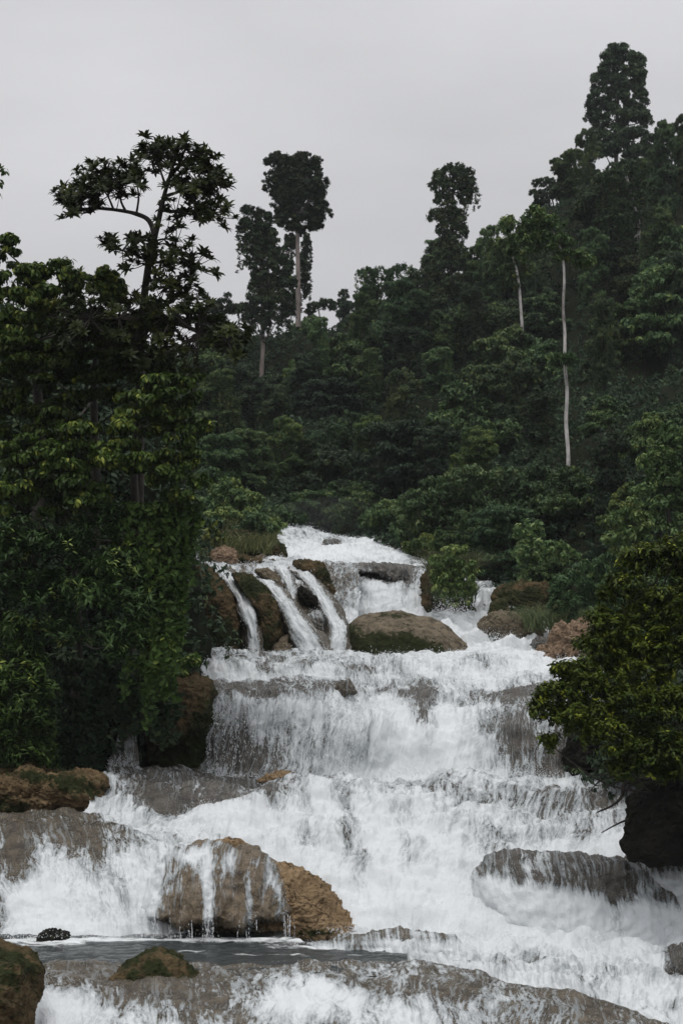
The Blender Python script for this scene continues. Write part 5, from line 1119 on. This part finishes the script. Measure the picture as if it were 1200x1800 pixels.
tall_tree("sapling", "small flat tuft of leaves half way up the long white trunk", [(984, 632, 20, 6), (1000, 630, 10, 5)], 71.5, None, M_BARK, 89, mat=M_LEAF_FOREST, base=(990, 640, 71.5), tint=(.5, .2), dens=5, cat='plant')
tall_tree("umbrella_tree", "small flat topped umbrella tree on the crest left of the right ridge", [(945, 322, 16, 6), (962, 318, 18, 6), (978, 325, 14, 6), (938, 338, 10, 5), (988, 316, 10, 5)], 140, ([(975, 400), (972, 360), (962, 330), (955, 322)], 1.6, .8), M_BARK, 90, base=(975, 400, 140), group=G, dens=2.3, scale=(.7, 1.1))
tall_tree("umbrella_tree", "small umbrella tree on the low saddle right of the lollipop tree", [(556, 538, 18, 8), (575, 532, 16, 7), (545, 548, 10, 7), (585, 540, 8, 6)], 132, ([(566, 620), (565, 580), (560, 545)], 2, .9), M_BARK, 91, base=(566, 620, 132), group=G, dens=3.1, scale=(.7, 1.1))
tall_tree("forest_tree", "tiny distant tree rising right of the umbrella tree on the saddle", [(604, 518, 10, 10), (608, 540, 12, 8), (600, 532, 8, 8)], 150, ([(606, 620), (605, 560), (604, 520)], 1.6, .8), M_BARK, 92, base=(606, 620, 150), group=G, dens=2.9)
tall_tree("vine_wrapped_tree", "squat vine draped column at the left end of the main ridge",
          [(645, 482, 20, 12), (675, 480, 26, 12), (710, 478, 26, 14), (650, 508, 20, 20), (685, 510, 26, 20), (720, 505, 26, 20), (648, 540, 16, 24), (680, 545, 28, 22), (655, 575, 18, 20), (690, 580, 28, 22), (725, 545, 26, 24)], 116, ([(660, 640), (660, 560), (665, 500)], 4, 2), M_BARK, 93, mat=M_LEAF_FOREST, base=(665, 640, 116), vine=(40, (1, 3), .28), group=G, tint=(.25, .18), dens=3.4)
tall_tree("forest_tree", "big rounded bushy mass overhanging the right side of the topmost white water",
          [(730, 895, 44, 34), (770, 870, 44, 34), (820, 850, 46, 34), (880, 850, 46, 32), (720, 935, 36, 34), (770, 925, 50, 40), (830, 910, 56, 44), (890, 905, 50, 40), (750, 960, 40, 22), (930, 880, 40, 30), (840, 950, 50, 26)], 71, ([(840, 1010), (840, 940), (835, 880)], 7, 4), M_BARK, 94, mat=M_LEAF_BUSH, base=(840, 1015, 71), tint=(.48, .22), dens=5.0)
tall_tree("shrub", "pale round leaved shrub on the slope above the right channel",
          [(930, 935, 26, 24), (945, 965, 30, 26), (920, 975, 22, 26), (960, 1000, 34, 26), (935, 1015, 28, 22), (990, 975, 30, 24)], 61, None, M_BARK, 95, mat=M_LEAF_BUSH, tufts=TU_FAR, base=(940, 1040, 61), tint=(.6, .2), dens=4.6, scale=(.5, .85), cat='shrub')
tall_tree("shrub", "dark leafy shrub hanging over the orange rock on the right bank",
          [(1000, 1030, 40, 26), (1040, 1010, 40, 28), (1010, 1065, 34, 20), (1060, 1050, 36, 26), (985, 1060, 24, 20), (1080, 1000, 36, 30)], 54, None, M_BARK, 96, mat=M_LEAF_FOREST, base=(1020, 1090, 54), tint=(.36, .2), dens=8, scale=(.5, .85), cat='shrub')
tall_tree("forest_tree", "leafy tree leaning in from the right edge above the yellow green tree",
          [(1140, 880, 50, 30), (1180, 850, 40, 34), (1110, 920, 46, 28), (1160, 930, 50, 32), (1090, 950, 34, 24), (1200, 900, 40, 40), (1180, 780, 40, 40), (1150, 820, 34, 30)], 52, ([(1190, 1080), (1180, 950), (1165, 850)], 6, 3), M_BARK, 97, mat=M_LEAF_BUSH, base=(1190, 1090, 52), tint=(.46, .22), dens=7, scale=(.55, .95))

# ------------------------------------------------------------------ air
import bmesh
def outward(o):
    bm = bmesh.new(); bm.from_mesh(o.data); bmesh.ops.recalc_face_normals(bm, faces=bm.faces)
    if bm.calc_volume(signed=True) < 0: bmesh.ops.reverse_faces(bm, faces=bm.faces)
    bm.to_mesh(o.data); bm.free(); return o
def vol_material(name, dens, col=(.82, .85, .88)):
    m, t, out = new_mat(name); k = NT(t)
    v = k.n('ShaderNodeVolumePrincipled'); v.inputs['Color'].default_value = (*col, 1); v.inputs['Density'].default_value = dens
    k.l(v.outputs[0], out.inputs['Volume']); return m
x0, x1, y0, y1, z0, z1 = -400, 400, -8, 300, -3.2, 75
bv = [(x, y, z) for x in (x0, x1) for y in (y0, y1) for z in (z0, z1)]
o = mesh("haze", bv, [(0, 1, 3, 2), (4, 6, 7, 5), (0, 4, 5, 1), (2, 3, 7, 6), (0, 2, 6, 4), (1, 5, 7, 3)], vol_material("hazy_air", 0.00024), smooth=False); outward(o); tag(o, kind='stuff', label="thin humid haze filling the valley")
def mist(label, u, v, ru, rv, Y, dY, dens):
    a = np.linspace(0, 2 * math.pi, 24, endpoint=False); b = np.linspace(0.05, math.pi - .05, 14)
    A, B = np.meshgrid(a, b); c = P(u, v, Y); k = Y / F
    p = np.stack([c[0] + ru * k * np.sin(B) * np.cos(A), c[1] + dY * np.sin(B) * np.sin(A), c[2] + rv * k * np.cos(B)], -1)
    nr, nc = A.shape; q = grid_quads(nr, nc, True); i = np.arange(0, nc, 2); b0 = (nr - 1) * nc
    vv = np.vstack([p.reshape(-1, 3), p[0].mean(0), p[-1].mean(0)])
    c0 = np.stack([np.full(12, nr * nc), (i + 2) % nc, (i + 1) % nc, i], -1); c1 = np.stack([np.full(12, nr * nc + 1), b0 + i, b0 + i + 1, b0 + (i + 2) % nc], -1)
    o = mesh("mist", vv, np.vstack([q, c0, c1]), vol_material("mist_air", dens, (.9, .92, .94))); outward(o); tag(o, kind='stuff', label=label)
mist("mist rising behind the topmost white water", 590, 920, 130, 45, 82, 5, .009)
mist("mist at the foot of the white chute", 740, 1345, 130, 50, 38.8, .8, .07)
